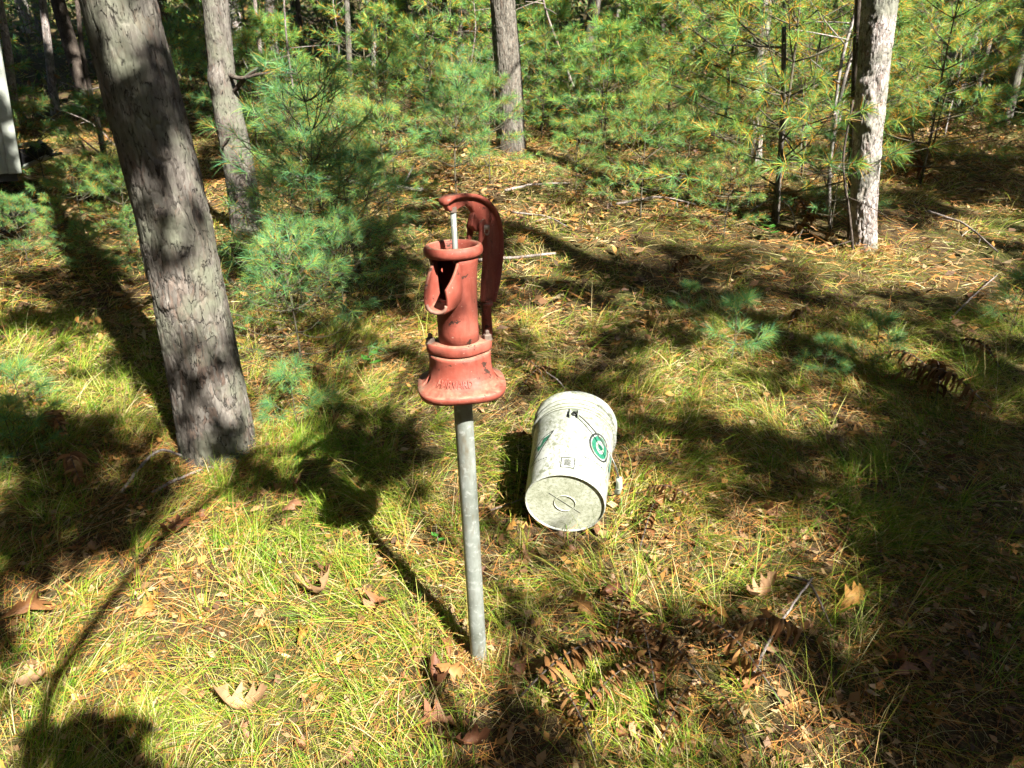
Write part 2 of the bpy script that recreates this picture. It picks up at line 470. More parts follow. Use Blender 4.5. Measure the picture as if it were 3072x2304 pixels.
def trunk_mesh(name, path, radii, nring, nz, bark=None, seed=0, flare=.25, hfl=.25, knots=()):
    """path: list of (x,y,z) relative to base, radii same length"""
    path = np.asarray(path, float)
    z = path[:, 2]; zz = np.linspace(z[0], z[-1], nz)
    if z[-1] > 3.0: # dense where it can be seen, coarse above
        k = int(nz * .85); zz = np.concatenate([np.linspace(z[0], 2.3, k), np.linspace(2.3, z[-1], nz - k + 1)[1:]])
    cx = np.interp(zz, z, path[:, 0]); cy = np.interp(zz, z, path[:, 1]); r = np.interp(zz, z, radii)
    for arr in (cx, cy):
        k = max(3, nz // 14) | 1; ker = np.ones(k) / k
        arr[:] = np.convolve(np.pad(arr, k // 2, mode='edge'), ker, 'valid')
    A = np.linspace(0, 2 * math.pi, nring, endpoint=False)
    AA, ZZ = np.meshgrid(A, zz); R = np.repeat(r[:, None], nring, 1)
    h0 = ZZ - z[0]
    R = R * (1 + flare * np.exp(-h0 / hfl) * (1 + .45 * np.sin(AA * 4 + seed) + .25 * np.sin(AA * 7 + 2 * seed)))
    R = R * (1 + .05 * (fbm(np.cos(AA) * 1.7 + seed, np.sin(AA) * 1.7 + ZZ * 2.2, seed) - .5) * 2)
    if bark:
        cu, cv, dep, dist = bark
        rm = float(np.mean(r[:max(2, nz // 2)])); nc = max(6, int(round(2 * math.pi * rm / cu)))
        U = AA / (2 * math.pi) * nc; Vv = ZZ
        wob = (fbm(np.cos(AA) * 4 + 7, np.sin(AA) * 4 + ZZ * 9, seed + 3) - .5)
        e, idv = worley(U + 0 * wob, Vv + dist * cv * wob * 2 + .25 * cv * np.sin(U * 1.9 + seed), 1.0, cv, nc, seed)
        e2, _ = worley(U * 2, Vv * 1.0 + dist * cv * wob, 1.0, cv * .55, nc * 2, seed + 5)
        msk = np.clip((fbm(np.cos(AA) * 3 + 2, np.sin(AA) * 3 + ZZ * 5, seed + 21) - .42) * 6, .15, 1)
        R = R - dep * 1.5 * msk * np.exp(-(e / .07) ** 2) + dep * .75 * (idv - .5) - dep * .5 * (1 - msk) * np.exp(-(e2 / .09) ** 2)
        R = R + dep * .9 * (fbm(AA * nc * 1.6, ZZ / cv * 4.0, seed + 9, 3) - .5)
    for (ka, kz, kr, kh) in knots:
        da = np.angle(np.exp(1j * (AA - ka))) * r.mean()
        R = R + kh * np.exp(-((da ** 2 + (ZZ - kz) ** 2) / kr ** 2))
    V = np.stack([cx[:, None] + R * np.cos(AA), cy[:, None] + R * np.sin(AA), ZZ], -1).reshape(-1, 3)
    j, i = np.meshgrid(np.arange(nz - 1), np.arange(nring), indexing='ij')
    a = (j * nring + i).ravel(); b = (j * nring + (i + 1) % nring).ravel()
    F = np.stack([a, b, b + nring, a + nring], -1)
    return np_mesh(name, V, F, smooth=True)

TALL = []      # trees that carry the high canopy: root, base position, trunk path function, bark material

def tall_tree(name, label, base_px, top_px, w_base, w_top, bark, mat, nring, nz, seed, height=10.0, mid=(), cat='tree', group=None, flare=.25, hfl=.2, knots=(), base=None):
    """base and points given as 3072 px picture positions, all at the depth of the base"""
    b = ground(*base_px) if base is None else np.array(base)
    pts = [(0, 0, -.15)]; rad = [w_base / 2]
    pts.append((0, 0, 0)); rad.append(w_base / 2)
    seq = list(mid) + [top_px] if top_px is not None else []
    for q in seq:
        p = depth_point(q[0], q[1], b[1]) - b; w = q[2] if len(q) > 2 else w_top
        pts.append((p[0], 0, p[2])); rad.append(w / 2)
    last = np.array(pts[-1]); prev = np.array(pts[-2]) if len(seq) else np.array([0, 0, -1.])
    dr = (last - np.array([0, 0, 0])) / max(last[2], .1) if len(seq) else np.array([0, 0, 0])
    if len(seq) == 0: last = np.array([0, 0, 0.])
    for hh, k in ((height * .55, .72), (height, .3)):
        lean = .35 if len(seq) else 0
        pts.append((last[0] + dr[0] * lean * (hh - last[2]), 0, hh)); rad.append(rad[1] * k if not len(seq) else w_top / 2 * k * 1.05)
    root = thing(name, label, cat, b, 0, group)
    obj('trunk', trunk_mesh('trunk', pts, rad, nring, nz, bark, seed, flare, hfl, knots), mat, root)
    P = np.asarray(pts)
    TALL.append(dict(root=root, base=b, path=P, mat=mat, h=height))
    return root

S_ = 3072 / 2212
tall_tree('pine_tree', 'thick leaning pine trunk with flaky grey bark left of the red pump', (660, 1352), (352, 0), .275, .212, (.034, .10, .0056, .35), M['pine_bark'], 230, 520, 3, 11,
          mid=((590, 1000, .25), (520, 650, .238), (430, 300, .225)), flare=.20, hfl=.09, knots=((4.9, .93, .03, .018), (4.5, .62, .02, .012), (5.6, .48, .03, .012)))
tall_tree('pine_tree', 'crooked medium pine trunk behind the thick leaning one', (740, 705), (646, 0), .215, .155, (.028, .055, .0045, .8), M['pine_bark'], 110, 260, 8, 10,
          mid=((728, 560, .20), (705, 440, .195), (682, 330, .18), (668, 240, .165), (658, 140, .16)), flare=.12, hfl=.12, knots=((4.4, 1.0, .06, .03), (5.2, .72, .05, .02)))
tall_tree('oak_tree', 'straight dark oak trunk with furrowed bark behind the pump handle', (1535, 458), (1507, 0), .285, .235, (.02, .12, .008, .8), M['oak_bark'], 130, 300, 5, 11,
          mid=((1528, 250, .26),), flare=.22, hfl=.12)
tall_tree('pine_tree', 'sunlit pale trunk with scaly bark at right, tangled dead stems beside it', (2592, 752), (2640, 0), .17, .20, (.030, .055, .0075, .6), M['pale_bark'], 120, 320, 12, 10,
          mid=((2590, 640, .165), (2600, 450, .175), (2618, 230, .185)), flare=.28, hfl=.10, knots=((3.9, .35, .03, .02), (4.3, .8, .025, .02), (3.6, 1.05, .03, .02)))
tall_tree('pine_tree', 'slim pale trunk half hidden by the bright pine boughs', (2262, 500), (2300, 0), .125, .11, (.025, .06, .004, .5), M['pale_bark'], 40, 120, 15, 9,
          mid=((2275, 250, .12),))
tall_tree('pine_tree', 'dark slim trunk close against the left side of the bright scaly trunk', (2556, 722), (2578, 0), .062, .055, None, M['dark_bark'], 16, 60, 19, 8,
          mid=((2560, 450, .06),))
tall_tree('young_tree', 'thin dark stem at left beside the leaning pine, bare side twigs', (325, 545), (232, 0), .05, .035, None, M['dark_bark'], 14, 60, 17, 6,
          mid=((305, 420, .045), (275, 290, .042), (245, 150, .038)))

# slimmer trunks further back: base pixel, top pixel, width, material, label
for k, (bp, tp, w, mt, lab) in enumerate([
    ((168, 345), (128, 0), .11, 'pale_bark', 'pale slim trunk in the upper left corner behind the thin dark stem'),
    ((52, 400), (20, 120), .10, 'pale_bark', 'mottled slim trunk above the grey metal siding at left'),
    ((2822, 312), (2897, 0), .10, 'pale_bark', 'pale slanting trunk nearest the bright scaly trunk at upper right'),
    ((2862, 345), (2955, 0), .085, 'pale_bark', 'pale trunk with a bow near its foot at upper right'),
    ((2912, 352), (3000, 0), .06, 'dead_wood', 'thin slanting grey stem between the right hand trunks'),
    ((3010, 395), (3090, 60), .12, 'pine_bark', 'slanting brown trunk close to the right edge of the forest'),
    ((2946, 290), (3045, 0), .07, 'dead_wood', 'thin pale stem high up near the right edge'),
    ((802, 345), (764, 0), .06, 'dead_wood', 'thin grey stem right of the crooked pine trunk'),
    ((1052, 275), (1040, 0), .10, 'pine_bark', 'brown trunk standing in the background saplings left of the pump'),
    ((912, 210), (892, 0), .11, 'oak_bark', 'dark trunk deep in the wood above the shaded sapling'),
    ((1118, 265), (1126, 0), .08, 'pale_bark', 'pale trunk with broken limbs above the sapling left of the pump'),
    ((1296, 172), (1300, 0), .10, 'dark_bark', 'black trunk in the dark wood above the pump'),
    ((1420, 190), (1418, 0), .09, 'pale_bark', 'far pale trunk just left of the dark oak'),
    ((1985, 215), (1990, 0), .12, 'dark_bark', 'dark trunk behind the boughs right of the leaning dead stem'),
    ((2128, 200), (2130, 0), .07, 'dead_wood', 'thin pale stem standing in black shade right of centre'),
    ((2420, 260), (2440, 0), .12, 'pine_bark', 'brown trunk glimpsed between the bright boughs and scaly trunk'),
    ((1180, 220), (1170, 0), .07, 'dark_bark', 'thin dark trunk left of the far black trunk'),
]):
    tall_tree('forest_tree', lab, bp, tp, w, w * .8, (.03, .07, .003, .5) if w > .09 else None, M[mt], 26, 60, 30 + k, 8 + (k % 4), flare=.2, hfl=.12)

# shade trees that stand behind the camera and throw the dappled shade
for k, (x, y, w, h, lab) in enumerate([
    (1.35, -2.9, .26, 11, 'tall shade oak standing behind the camera'),
    (4.6, -1.2, .30, 12, 'tall shade pine standing right of the camera'),
    (6.6, 2.2, .26, 11, 'tall shade tree outside the frame at right'),
    (-3.6, -3.2, .22, 10, 'tall shade tree behind the camera at left'),
    (7.8, -4.5, .28, 12, 'tall shade tree far behind at right')]):
    b = np.array([x, y, float(gz(x, y))])
    tall_tree('shade_tree', lab, None, None, w, w, None, M['oak_bark'], 20, 40, 60 + k, h, base=b)

# random deep forest trunks
FAR = []
n_far = 0
frng = random.Random(5)
while n_far < 85:
    Y = 10.5 + 42 * frng.random() ** 1.25; X = (frng.random() - .5) * 1.75 * (Y + 2)
    px, py, dp = to_px(np.array([X, Y, float(gz(X, Y))]))
    if any((X - q[0]) ** 2 + (Y - q[1]) ** 2 < .5 for q in FAR): continue
    FAR.append((X, Y)); n_far += 1
far_meshes = []
for k in range(7):
    w = .09 + .035 * k
    pts = [(0, 0, -.2), (0, 0, 0), (.05 * math.sin(k * 2.1), .04, 1.2), (.12 * math.sin(k), .05, 3), (.2 * math.cos(k * 3), 0, 7), (.25, .1, 10)]
    far_meshes.append(trunk_mesh('trunk', pts, [w / 2, w / 2, w * .44, w * .4, w * .3, w * .1], 14, 30, None, 80 + k, .2, .15))
    far_meshes[-1].materials.append(M[['pine_bark', 'oak_bark', 'pale_bark', 'pine_bark', 'dark_bark', 'oak_bark', 'pale_bark'][k]])
def leaf_cloud(n, ctr, rad, size, cols, wts):
    P = rng.normal(size=(n, 3)); P = unit(P) * (rng.random((n, 1)) ** .45) * rad + ctr
    A = unit(rng.normal(size=(n, 3))); B = unit(np.cross(A, rng.normal(size=(n, 3)))); s = size * rng.uniform(.6, 1.3, (n, 1))
    V = np.stack([P - A * s, P + B * s * .45, P + A * s, P - B * s * .45], 1).reshape(-1, 3)
    F = np.arange(n * 4).reshape(-1, 4)
    return V, F, np.repeat(palette(n, cols, wts), 4, axis=0)
CAN_COL = [(.05, .10, .02), (.09, .12, .025), (.04, .08, .03), (.16, .13, .03)]; CAN_W = [4, 3, 3, 1]
far_crowns = []
for k in range(4):
    parts = []
    for q in range(34):
        a = rng.uniform(0, 6.28); h = rng.uniform(3.4, 9.5); r = rng.uniform(.2, 1.9) * (1 - (h - 3.4) / 9)
        parts.append(leaf_cloud(34, np.array([r * math.cos(a), r * math.sin(a), h]), .6, .22, CAN_COL, CAN_W))
    me = np_mesh('crown', *join(parts)); me.materials.append(M['canopy']); far_crowns.append(me)
for i, (X, Y) in enumerate(FAR):
    r = thing('forest_tree', 'slender trunk deep in the shaded background forest', 'tree', (X, Y, float(gz(X, Y))), frng.uniform(0, 6), 'slender trunks deep in the background forest', frng.uniform(.8, 1.25))
    r.rotation_euler = (frng.gauss(0, .05), frng.gauss(0, .06), frng.uniform(0, 6.28))
    obj('trunk', far_meshes[frng.randrange(7)], None, r); obj('crown', far_crowns[frng.randrange(4)], None, r)

# ------------------------------------------------------------------ white pine saplings
GREENS = [(.115, .28, .095), (.17, .34, .085), (.085, .25, .125), (.27, .40, .070), (.52, .25, .035), (.42, .34, .06)]
def make_sapling(seed, h, nw, reach, dens, width, nlen, orange=.06, first=.18, lateral=2, droop=.15, tint=(1, 1, 1)):
    r_ = random.Random(seed); stems = MB(); parts = []
    lean = np.array([r_.uniform(-.06, .06), r_.uniform(-.06, .06)])
    def sp(z): t = z / h; return np.array([lean[0] * h * t * t + .012 * math.sin(3 * z + seed), lean[1] * h * t * t + .012 * math.cos(2.6 * z + seed), z])
    zs = np.linspace(0, h, 12)
    stems.add(*tube([sp(z) for z in zs], [max(.0025, .0085 * h ** .7 * (1 - .85 * z / h)) for z in zs], 7))
    shoots = []     # start, dir, length, needle count, older?
    def shoot(p, d, L, n, old=False): shoots.append((np.asarray(p, float), np.asarray(d, float) / np.linalg.norm(d), L, n, old))
    shoot(sp(h * .8), sp(h) - sp(h * .8), h * .2 + .02, int(90 * dens))
    levels = np.linspace(first, .86, nw)
    for wi, t in enumerate(levels):
        z = h * t; nb = r_.choice((4, 5, 5, 6)); a0 = r_.uniform(0, 6.28)
        Lb = (reach * (1 - t) ** .75 + .10) * h ** .6
        for b in range(nb):
            a = a0 + b * 6.283 / nb + r_.uniform(-.25, .25); L = Lb * r_.uniform(.7, 1.12)
            el = math.radians(8 + 46 * t + r_.uniform(-8, 8))
            d = np.array([math.cos(a) * math.cos(el), math.sin(a) * math.cos(el), math.sin(el)])
            p0 = sp(z); pts = [p0 + d * L * s + np.array([0, 0, -droop * L * (s * (1 - s)) * 1.5 + .12 * L * max(0, s - .6) ** 1.2]) for s in np.linspace(0, 1, 6)]
            stems.add(*tube(pts, [.0042 * (1 - .6 * s) * h ** .5 for s in np.linspace(0, 1, 6)], 5))
            dt = unit(pts[-1] - pts[-2])
            shoot(pts[-1] - dt * .03, dt, .055, int(50 * dens))
            if r_.random() < .7: shoot(pts[3], pts[4] - pts[3], .10, int(20 * dens), True)
            for s_ in range(lateral):
                for sg in (-1, 1):
                    f = .5 + .38 * (s_ + .5) / lateral + r_.uniform(-.06, .06); q = p0 + (pts[-1] - p0) * f
                    ang = a + sg * math.radians(r_.uniform(35, 60)); ll = L * r_.uniform(.2, .36)
                    dd = np.array([math.cos(ang) * math.cos(el * .7), math.sin(ang) * math.cos(el * .7), math.sin(el * .7) + .05])
                    e = q + dd * ll; stems.add(*tube([q, (q + e) / 2, e], [.0026, .0022, .0016], 4))
                    shoot(e - dd * .02, dd, .045, int(42 * dens))
    for (p, d, L, n, old) in shoots:
        n = max(8, n)
        t = rng.random(n) ** (.8); ax = np.repeat(d[None], n, 0)
        rad = unit(np.cross(ax, rng.normal(size=(n, 3)))); al = np.radians(rng.uniform(18, 82, n)) * (1.05 - .40 * t)
        D = unit(ax * np.cos(al)[:, None] + rad * np.sin(al)[:, None])
        P = p + ax * (t * L)[:, None]
        ln = nlen * rng.uniform(.7, 1.15, n)
        bend = np.zeros((n, 3)); bend[:, 2] = -rng.uniform(.05, .28, n)
        wts = [3, 3, 3, 1.6, 12 * (orange if not old else orange * 7), 6 * (orange if not old else orange * 5)]
        parts.append(ribbons(P, D, ln, np.full(n, width), bend, 2, palette(n, GREENS, wts) * np.array(tint), .2))
    me = np_mesh('crown', *join(parts)); me.materials.append(M['needle'])
    st = stems.mesh('trunk'); st.materials.append(M['sapling_bark'])
    return st, me

SAP = {}
SAP['s0'] = make_sapling(1, 1.0, 5, .30, 1.2, .0021, .085, first=.25)
SAP['s1'] = make_sapling(2, 1.0, 6, .42, 1.0, .0021, .085, first=.15)
SAP['s2'] = make_sapling(3, 1.0, 5, .48, 1.0, .0021, .085, .10, first=.18, tint=(1.08, 1.04, .9))
SAP['s3'] = make_sapling(21, 1.0, 5, .66, .62, .0021, .105, .05, first=.14, lateral=2, droop=.45)
SAP['s4'] = make_sapling(22, 1.0, 6, .58, .62, .0021, .100, .04, first=.12, lateral=2, droop=.35)
SAP['low0'] = make_sapling(4, .45, 2, .42, 1.3, .0017, .105, .03, first=.35, lateral=1)
SAP['low1'] = make_sapling(5, .40, 3, .46, 1.1, .0017, .105, .04, first=.2, lateral=1)
SAP['big0'] = make_sapling(6, 2.3, 9, .55, .95, .0028, .11, .16, first=.08, lateral=4, tint=(1.18, 1.10, .82))
SAP['big1'] = make_sapling(7, 2.6, 9, .60, .95, .0028, .11, .20, first=.08, lateral=4, tint=(1.18, 1.10, .82))
SAP['far0'] = make_sapling(8, 1.5, 6, .46, .55, .0044, .10, .08, first=.1, lateral=3, tint=(1.18, 1.10, .82))
SAP['far1'] = make_sapling(9, 2.0, 7, .48, .5, .0046, .10, .14, first=.08, lateral=3, tint=(1.18, 1.10, .82))
SAP['far2'] = make_sapling(10, 1.2, 5, .52, .6, .0044, .10, .06, first=.1, lateral=3, tint=(1.18, 1.10, .82))

def sapling(kind, base, scale, label, rz=None, group=None, tilt=(0, 0), name='pine_sapling'):
    r = thing(name, label, 'pine sapling' if name == 'pine_sapling' else 'pine tree', base, 0, group, scale)
    r.rotation_euler = (tilt[0], tilt[1], frng.uniform(0, 6.28) if rz is None else rz)
    st, me = SAP[kind]
    obj('trunk', st, None, r); obj('crown', me, None, r)
    return r

key_saps = [   # kind, base (2212 view), height in m, label
    ('s0', (986, 425), .98, 'young pine with a tall bright leader directly behind the pump handle'),
    ('s4', (708, 560), 1.10, 'shaded dark pine sapling with a bare lower stem left of the pump'),
    ('s3', (650, 800), .60, 'low bushy pine sapling at the foot of the thick leaning trunk'),
    ('low0', (648, 935), .26, 'small seedling tuft on the sunny grass right of the thick trunk'),
    ('s3', (745, 690), .50, 'low pine sapling with drooping tufts left of the pump spout'),
    ('s2', (1385, 478), .85, 'slim pine sapling with whorled tufts right of the oak'),
    ('s2', (1245, 440), .62, 'small bright pine sapling between the oak and the bucket'),
    ('low0', (1582, 790), .30, 'small seedling with one dark stem on the open ground right of the bucket'),
    ('low0', (1480, 690), .18, 'tiny seedling in the leaf litter right of the pump'),
    ('low1', (1880, 800), .24, 'bluish pine seedling near the slanting shadow at right'),
    ('low0', (1770, 830), .20, 'wispy bluish seedling left of the one near the slanting shadow'),
    ('low1', (2185, 720), .28, 'pale blurred pine seedling at the right edge'),
        ('s2', (1560, 520), .60, 'low bright pine at the feet of the big boughs'),
    ('big0', (1672, 470), 2.3, 'young pine with dense sunlit boughs and dark stem right of centre'),
    ('big1', (1560, 335), 2.4, 'young pine with bright boughs behind the small whorled sapling'),
    ('big1', (1985, 400), 2.0, 'young pine with blurred boughs right of the bright scaly trunk'),
    ('big0', (1800, 330), 2.3, 'young pine with orange tinged boughs left of the bright scaly trunk'),
    ('s1', (1790, 500), .75, 'small dark pine at the foot of the bright scaly trunk'),
    ('s2', (850, 380), 1.1, 'bright pine sapling between crooked pine and pump'),
    ('s1', (655, 420), .85, 'bluish pine sapling right behind the crooked trunk'),
    ('s2', (920, 340), 1.15, 'bright pine sapling farther back left of the pump'),
    ('s1', (405, 300), 1.2, 'feathery young pine showing between the two left trunks'),
    ('s2', (150, 560), .38, 'blurred dark sapling at left below the thin dark stem'),
    ('s1', (205, 600), .34, 'shaded sapling left of the thick leaning trunk'),
    ('low1', (60, 930), .26, 'bluish seedling at the left edge in shade'),
    ('low1', (40, 1010), .24, 'dark seedling at the left edge below the bluish one'),
    ('s0', (1025, 330), .9, 'slender leader left of the dark oak trunk'),
    ('s2', (760, 470), .8, 'spreading bright sapling behind the dark shaded one'),
    ('s2', (1170, 300), 1.0, 'shaded sapling right against the dark oak'),
    ('s2', (1300, 330), 1.1, 'bright sapling by the leaning dead stem'),
    ('s1', (1480, 400), .8, 'bright sapling in front of the big boughs'),
    ('s1', (65, 585), .45, 'dim sapling below the trailer at the left edge'),
    ('s2', (190, 525), .55, 'loose green sapling in the left mid ground'),
    ('s1', (330, 610), .45, 'small pine right at the left flank of the thick trunk'),
    ('s2', (120, 470), .8, 'dim young pine between the trailer and the thin dark stem'),
    ('s1', (255, 455), .85, 'shaded young pine left of the thick leaning trunk at mid height'),
    ('s2', (285, 545), .6, 'low shaded pine touching the left side of the thick trunk'),
    ('s3', (655, 660), .70, 'shaded spreading pine just right of the thick trunk'),
    ('s1', (805, 570), .70, 'shaded pine with hanging tufts close to the pump rim'),
    ('s2', (735, 430), .95, 'tall bright pine behind the shaded sapling'),
    ('s4', (690, 640), .85, 'bluish pine in the middle of the mass between thick trunk and pump'),
    ('s3', (770, 620), .75, 'shaded pine nearest the pump spout in the mass at left'),
    ('s4', (640, 720), .55, 'low bluish pine at the front of the mass between trunk and pump'),
    ('s2', (840, 480), .8, 'bright sapling close behind the left of the pump rim'),
    ('big1', (1730, 385), 2.2, 'young pine whose low boughs reach the bright scaly trunk'),
    ('big0', (1440, 300), 2.2, 'young pine with bright boughs right of the leaning dead stem'),
    ('big1', (1905, 300), 2.4, 'young pine with boughs behind the bright scaly trunk'),
    ('s2', (1620, 440), .8, 'small bright pine at the foot of the dark crooked stem'),
    ('s2', (1060, 395), .8, 'bright sapling left of the oak foot'),
    ('s2', (560, 330), 1.1, 'bright pine right of the crooked trunk farther back'),
]
hdef = dict(s3=1.0, s4=1.0, s0=1.0, s1=1.0, s2=1.0, low0=.45, low1=.40, big0=2.3, big1=2.6)
for (k, b, h, lab) in key_saps:
    sapling(k, gd(*b), h / hdef[k], lab, name='pine_sapling' if h < 1.5 else 'young_pine')
nf = 0
while nf < 125:
    Y = 7.2 + 20 * frng.random() ** 1.3; X = (frng.random() - .5) * 1.7 * (Y + 1.5)
    p = np.array([X, Y, float(gz(X, Y))])
    sapling(frng.choice(('far0', 'far1', 'far2')), p, frng.uniform(.7, 1.25), 'pine sapling massed in the background thicket', group='pine saplings massed in the background thicket')
    nf += 1

# ------------------------------------------------------------------ high canopy: unseen leaf clumps on limbs, placed to cast the wanted shade and gaps
def inside(poly, x, y):
    poly = np.asarray(poly, float); n = len(poly); c = np.zeros(x.shape, bool); j = n - 1
    for i in range(n):
        xi, yi = poly[i]; xj, yj = poly[j]
        t = ((yi > y) != (yj > y)) & (x < (xj - xi) * (y - yi) / (yj - yi + 1e-9) + xi)
        c ^= t; j = i
    return c

# where shade falls on the ground (2212 wide view of the ground), with its density
SHADE = [
    ([(0, 580), (200, 585), (330, 640), (385, 790), (330, 800), (230, 740), (0, 735)], .55),
    ([(0, 890), (130, 950), (270, 885), (390, 890), (395, 960), (330, 1010), (310, 1110), (210, 1180), (110, 1200), (0, 1250)], .85),
    ([(470, 1000), (640, 930), (660, 1110), (560, 1135)], 1.15),
    ([(780, 930), (930, 900), (960, 1000), (860, 1060), (800, 1010)], .9),
    ([(1945, 930), (2230, 945), (2230, 1680), (1935, 1680), (1955, 1300), (1905, 1180), (1960, 1050)], 4.0),  # solid shade of a large unseen thing, cast here by added leaves
    ([(1345, 905), (1500, 925), (1700, 955), (1940, 945), (1940, 1020), (1700, 1010), (1345, 985)], .85),
    ([(1480, 1040), (1700, 1030), (1940, 1040), (1940, 1140), (1750, 1150), (1560, 1100)], .8),
    ([(1060, 1260), (1130, 1270), (1130, 1380), (1060, 1500), (960, 1460), (850, 1360), (930, 1310)], .8),
    ([(1100, 1150), (1330, 1180), (1300, 1270), (1110, 1240)], .7),
    ([(1290, 1330), (1420, 1320), (1500, 1420), (1420, 1500), (1290, 1440)], .6),
    ([(870, 1120), (980, 1130), (990, 1230), (900, 1220)], .5),
    ([(990, 1500), (1100, 1440), (1240, 1560), (1330, 1680), (1020, 1680)], .85),
    ([(1095, 760), (1300, 705), (1560, 700), (1560, 735), (1330, 770), (1330, 850), (1120, 860)], .6),
    ([(1950, 705), (1990, 660), (2120, 625), (2120, 655), (1990, 710)], 1.0),
    ([(690, 600), (900, 580), (900, 750), (760, 770), (690, 720)], .6),
    ([(560, 870), (760, 855), (740, 900), (560, 920)], .35),
    ([(60, 1680), (80, 1612), (140, 1580), (225, 1575), (280, 1612), (325, 1680)], 1.4),
    ([(1900, 385), (2230, 385), (2230, 432), (1900, 432)], 1.0),
    ([(1080, 0), (1400, 0), (1400, 110), (1250, 120), (1100, 200)], 1.1),
    ([(1910, 80), (2230, 80), (2230, 290), (2000, 310), (1910, 300)], .4),
    ([(0, 380), (330, 440), (330, 580), (0, 560)], .45),
    ([(0, 0), (420, 0), (420, 170), (0, 170)], .6),
    ([(1630, 440), (1850, 420), (1850, 500), (1630, 510)], .6),
    ([(1130, 370), (1420, 380), (1420, 440), (1130, 400)], .6),
]
# ground that stays sunny
SUNNY = [
    [(1080, 430), (1640, 480), (2212, 440), (2212, 600), (1700, 640), (1100, 560)],
    [(1230, 130), (1900, 110), (1880, 430), (1100, 380), (1120, 300)],
    [(430, 60), (1070, 40), (1060, 430), (570, 420)],
    [(0, 270), (340, 260), (340, 360), (0, 360)],
    [(0, 1290), (150, 1230), (320, 1130), (420, 1000), (560, 1120), (700, 1110), (860, 1100), (1000, 1240), (860, 1330), (940, 1480), (990, 1700), (345, 1700), (300, 1600), (230, 1560), (130, 1565), (60, 1610), (0, 1610)],
]
def shade_w(G):
    px, py, dep = to_px(G); x = px / S_; y = py / S_
    w = np.zeros(len(G))
    for poly, d in SHADE: w = np.maximum(w, d * inside(poly, x, y))
    s = np.zeros(len(G), bool)
    for poly in SUNNY: s |= inside(poly, x, y)
    return w, s, x, y

# strips that stay lit because a key thing stands in that light: (position, height, half width)
KEEP = [(np.array([-.09, 1.19]), 1.3, .15), (np.array([.2, 1.80]), .5, .30), (np.array([2.3, 4.37]), 1.6, .4), (np.array([-1.9, 4.75]), 1.5, .45), (np.array([0, 7.36]), 1.5, .5)]
for q_, h_k in (((986, 425), 1.0), ((850, 380), 1.0), ((920, 340), 1.0), ((760, 470), .8), ((1385, 478), .9), ((1245, 440), .6), ((1560, 520), .6), ((1672, 470), 1.6), ((1560, 335), 1.6), ((1800, 330), 1.6), ((1985, 400), 1.4), ((1300, 330), 1.1), ((1480, 400), .8), ((600, 420), 1.0)):
    KEEP.append((gd(*q_)[:2], h_k, .42))
SH = SUN_TRAVEL[:2] / -SUN_TRAVEL[2]          # horizontal travel per metre of drop
def in_keep(G, skip=.0):
    m = np.zeros(len(G), bool)
    for q, h, hw in KEEP:
        d = G[:, :2] - q; L = np.linalg.norm(SH); u = SH / L; along = d @ u; perp = np.abs(d @ np.array([-u[1], u[0]]))
        m |= (perp < hw) & (along > -.1) & (along < h * L * 1.2)
    return m

def lift(G, h):   # the point h above the ground landing point, towards the sun
    t = h / TO_SUN[2]; return G + TO_SUN[None, :] * t[:, None]

clumps = []   # position, radius, leaves, leaf size
nA = 5200
G = np.stack([rng.uniform(-3.0, 3.4, nA), rng.uniform(.55, 4.4, nA)], -1); G = np.column_stack([G, gz(G[:, 0], G[:, 1])])
w, s, x, y = shade_w(G)
dap = fbm(G[:, 0] * 3.2, G[:, 1] * 3.2, 57, 2)
w = np.where((w == 0) & ~s, np.where(dap > .52, .42, .02), w); w = np.where(in_keep(G) & (w < 1.2), w * .08, w); w = np.where(s & (w < 1.2), 0, w)
acc = rng.random(nA) < w * .40
Pa = lift(G[acc], rng.uniform(3.4, 5.6, acc.sum()))
for p in Pa: clumps.append((p, rng.uniform(.10, .16), 19, .055))
head_shadow_clumps = []
for q_ in range(16):      # unseen leaves added to cast the camera holder's head shadow at bottom left
    g_ = gd(rng.uniform(95, 275), rng.uniform(1600, 1690)); head_shadow_clumps.append((lift(g_[None], np.array([rng.uniform(2.5, 2.9)]))[0], .07, 22, .04))
hi = rng.random(nA) < np.where(w >= 3, .22, np.where(w >= .8, .05, 0))  # higher leaves added over the darkest areas to deepen their shade
for p in lift(G[hi], rng.uniform(6.5, 11, hi.sum())): clumps.append((p, rng.uniform(.16, .24), 20, .11))
nB = 14000
G = np.stack([rng.uniform(-13, 15, nB), rng.uniform(4.2, 19, nB)], -1); G = np.column_stack([G, gz(G[:, 0], G[:, 1])])
w, s, x, y = shade_w(G)
nz_ = fbm(G[:, 0] * 1.05 + 3, G[:, 1] * 1.05, 41, 4)
wn_ = np.where(nz_ > np.where(G[:, 1] > 9, .38, .44), 1.0, .08)
pxo = to_px(G)[0]; wn_ = np.where((pxo > 3250) | (pxo < -250), .9, wn_)
w = np.where(w > 0, w, wn_); w = np.where(s, w * .04, w); w = np.where(in_keep(G), w * .06, w)
acc = rng.random(nB) < w * .34
Pb = lift(G[acc], rng.uniform(4.0, 7.5, acc.sum()))
for p in Pb: clumps.append((p, rng.uniform(.15, .28), 22, .09))

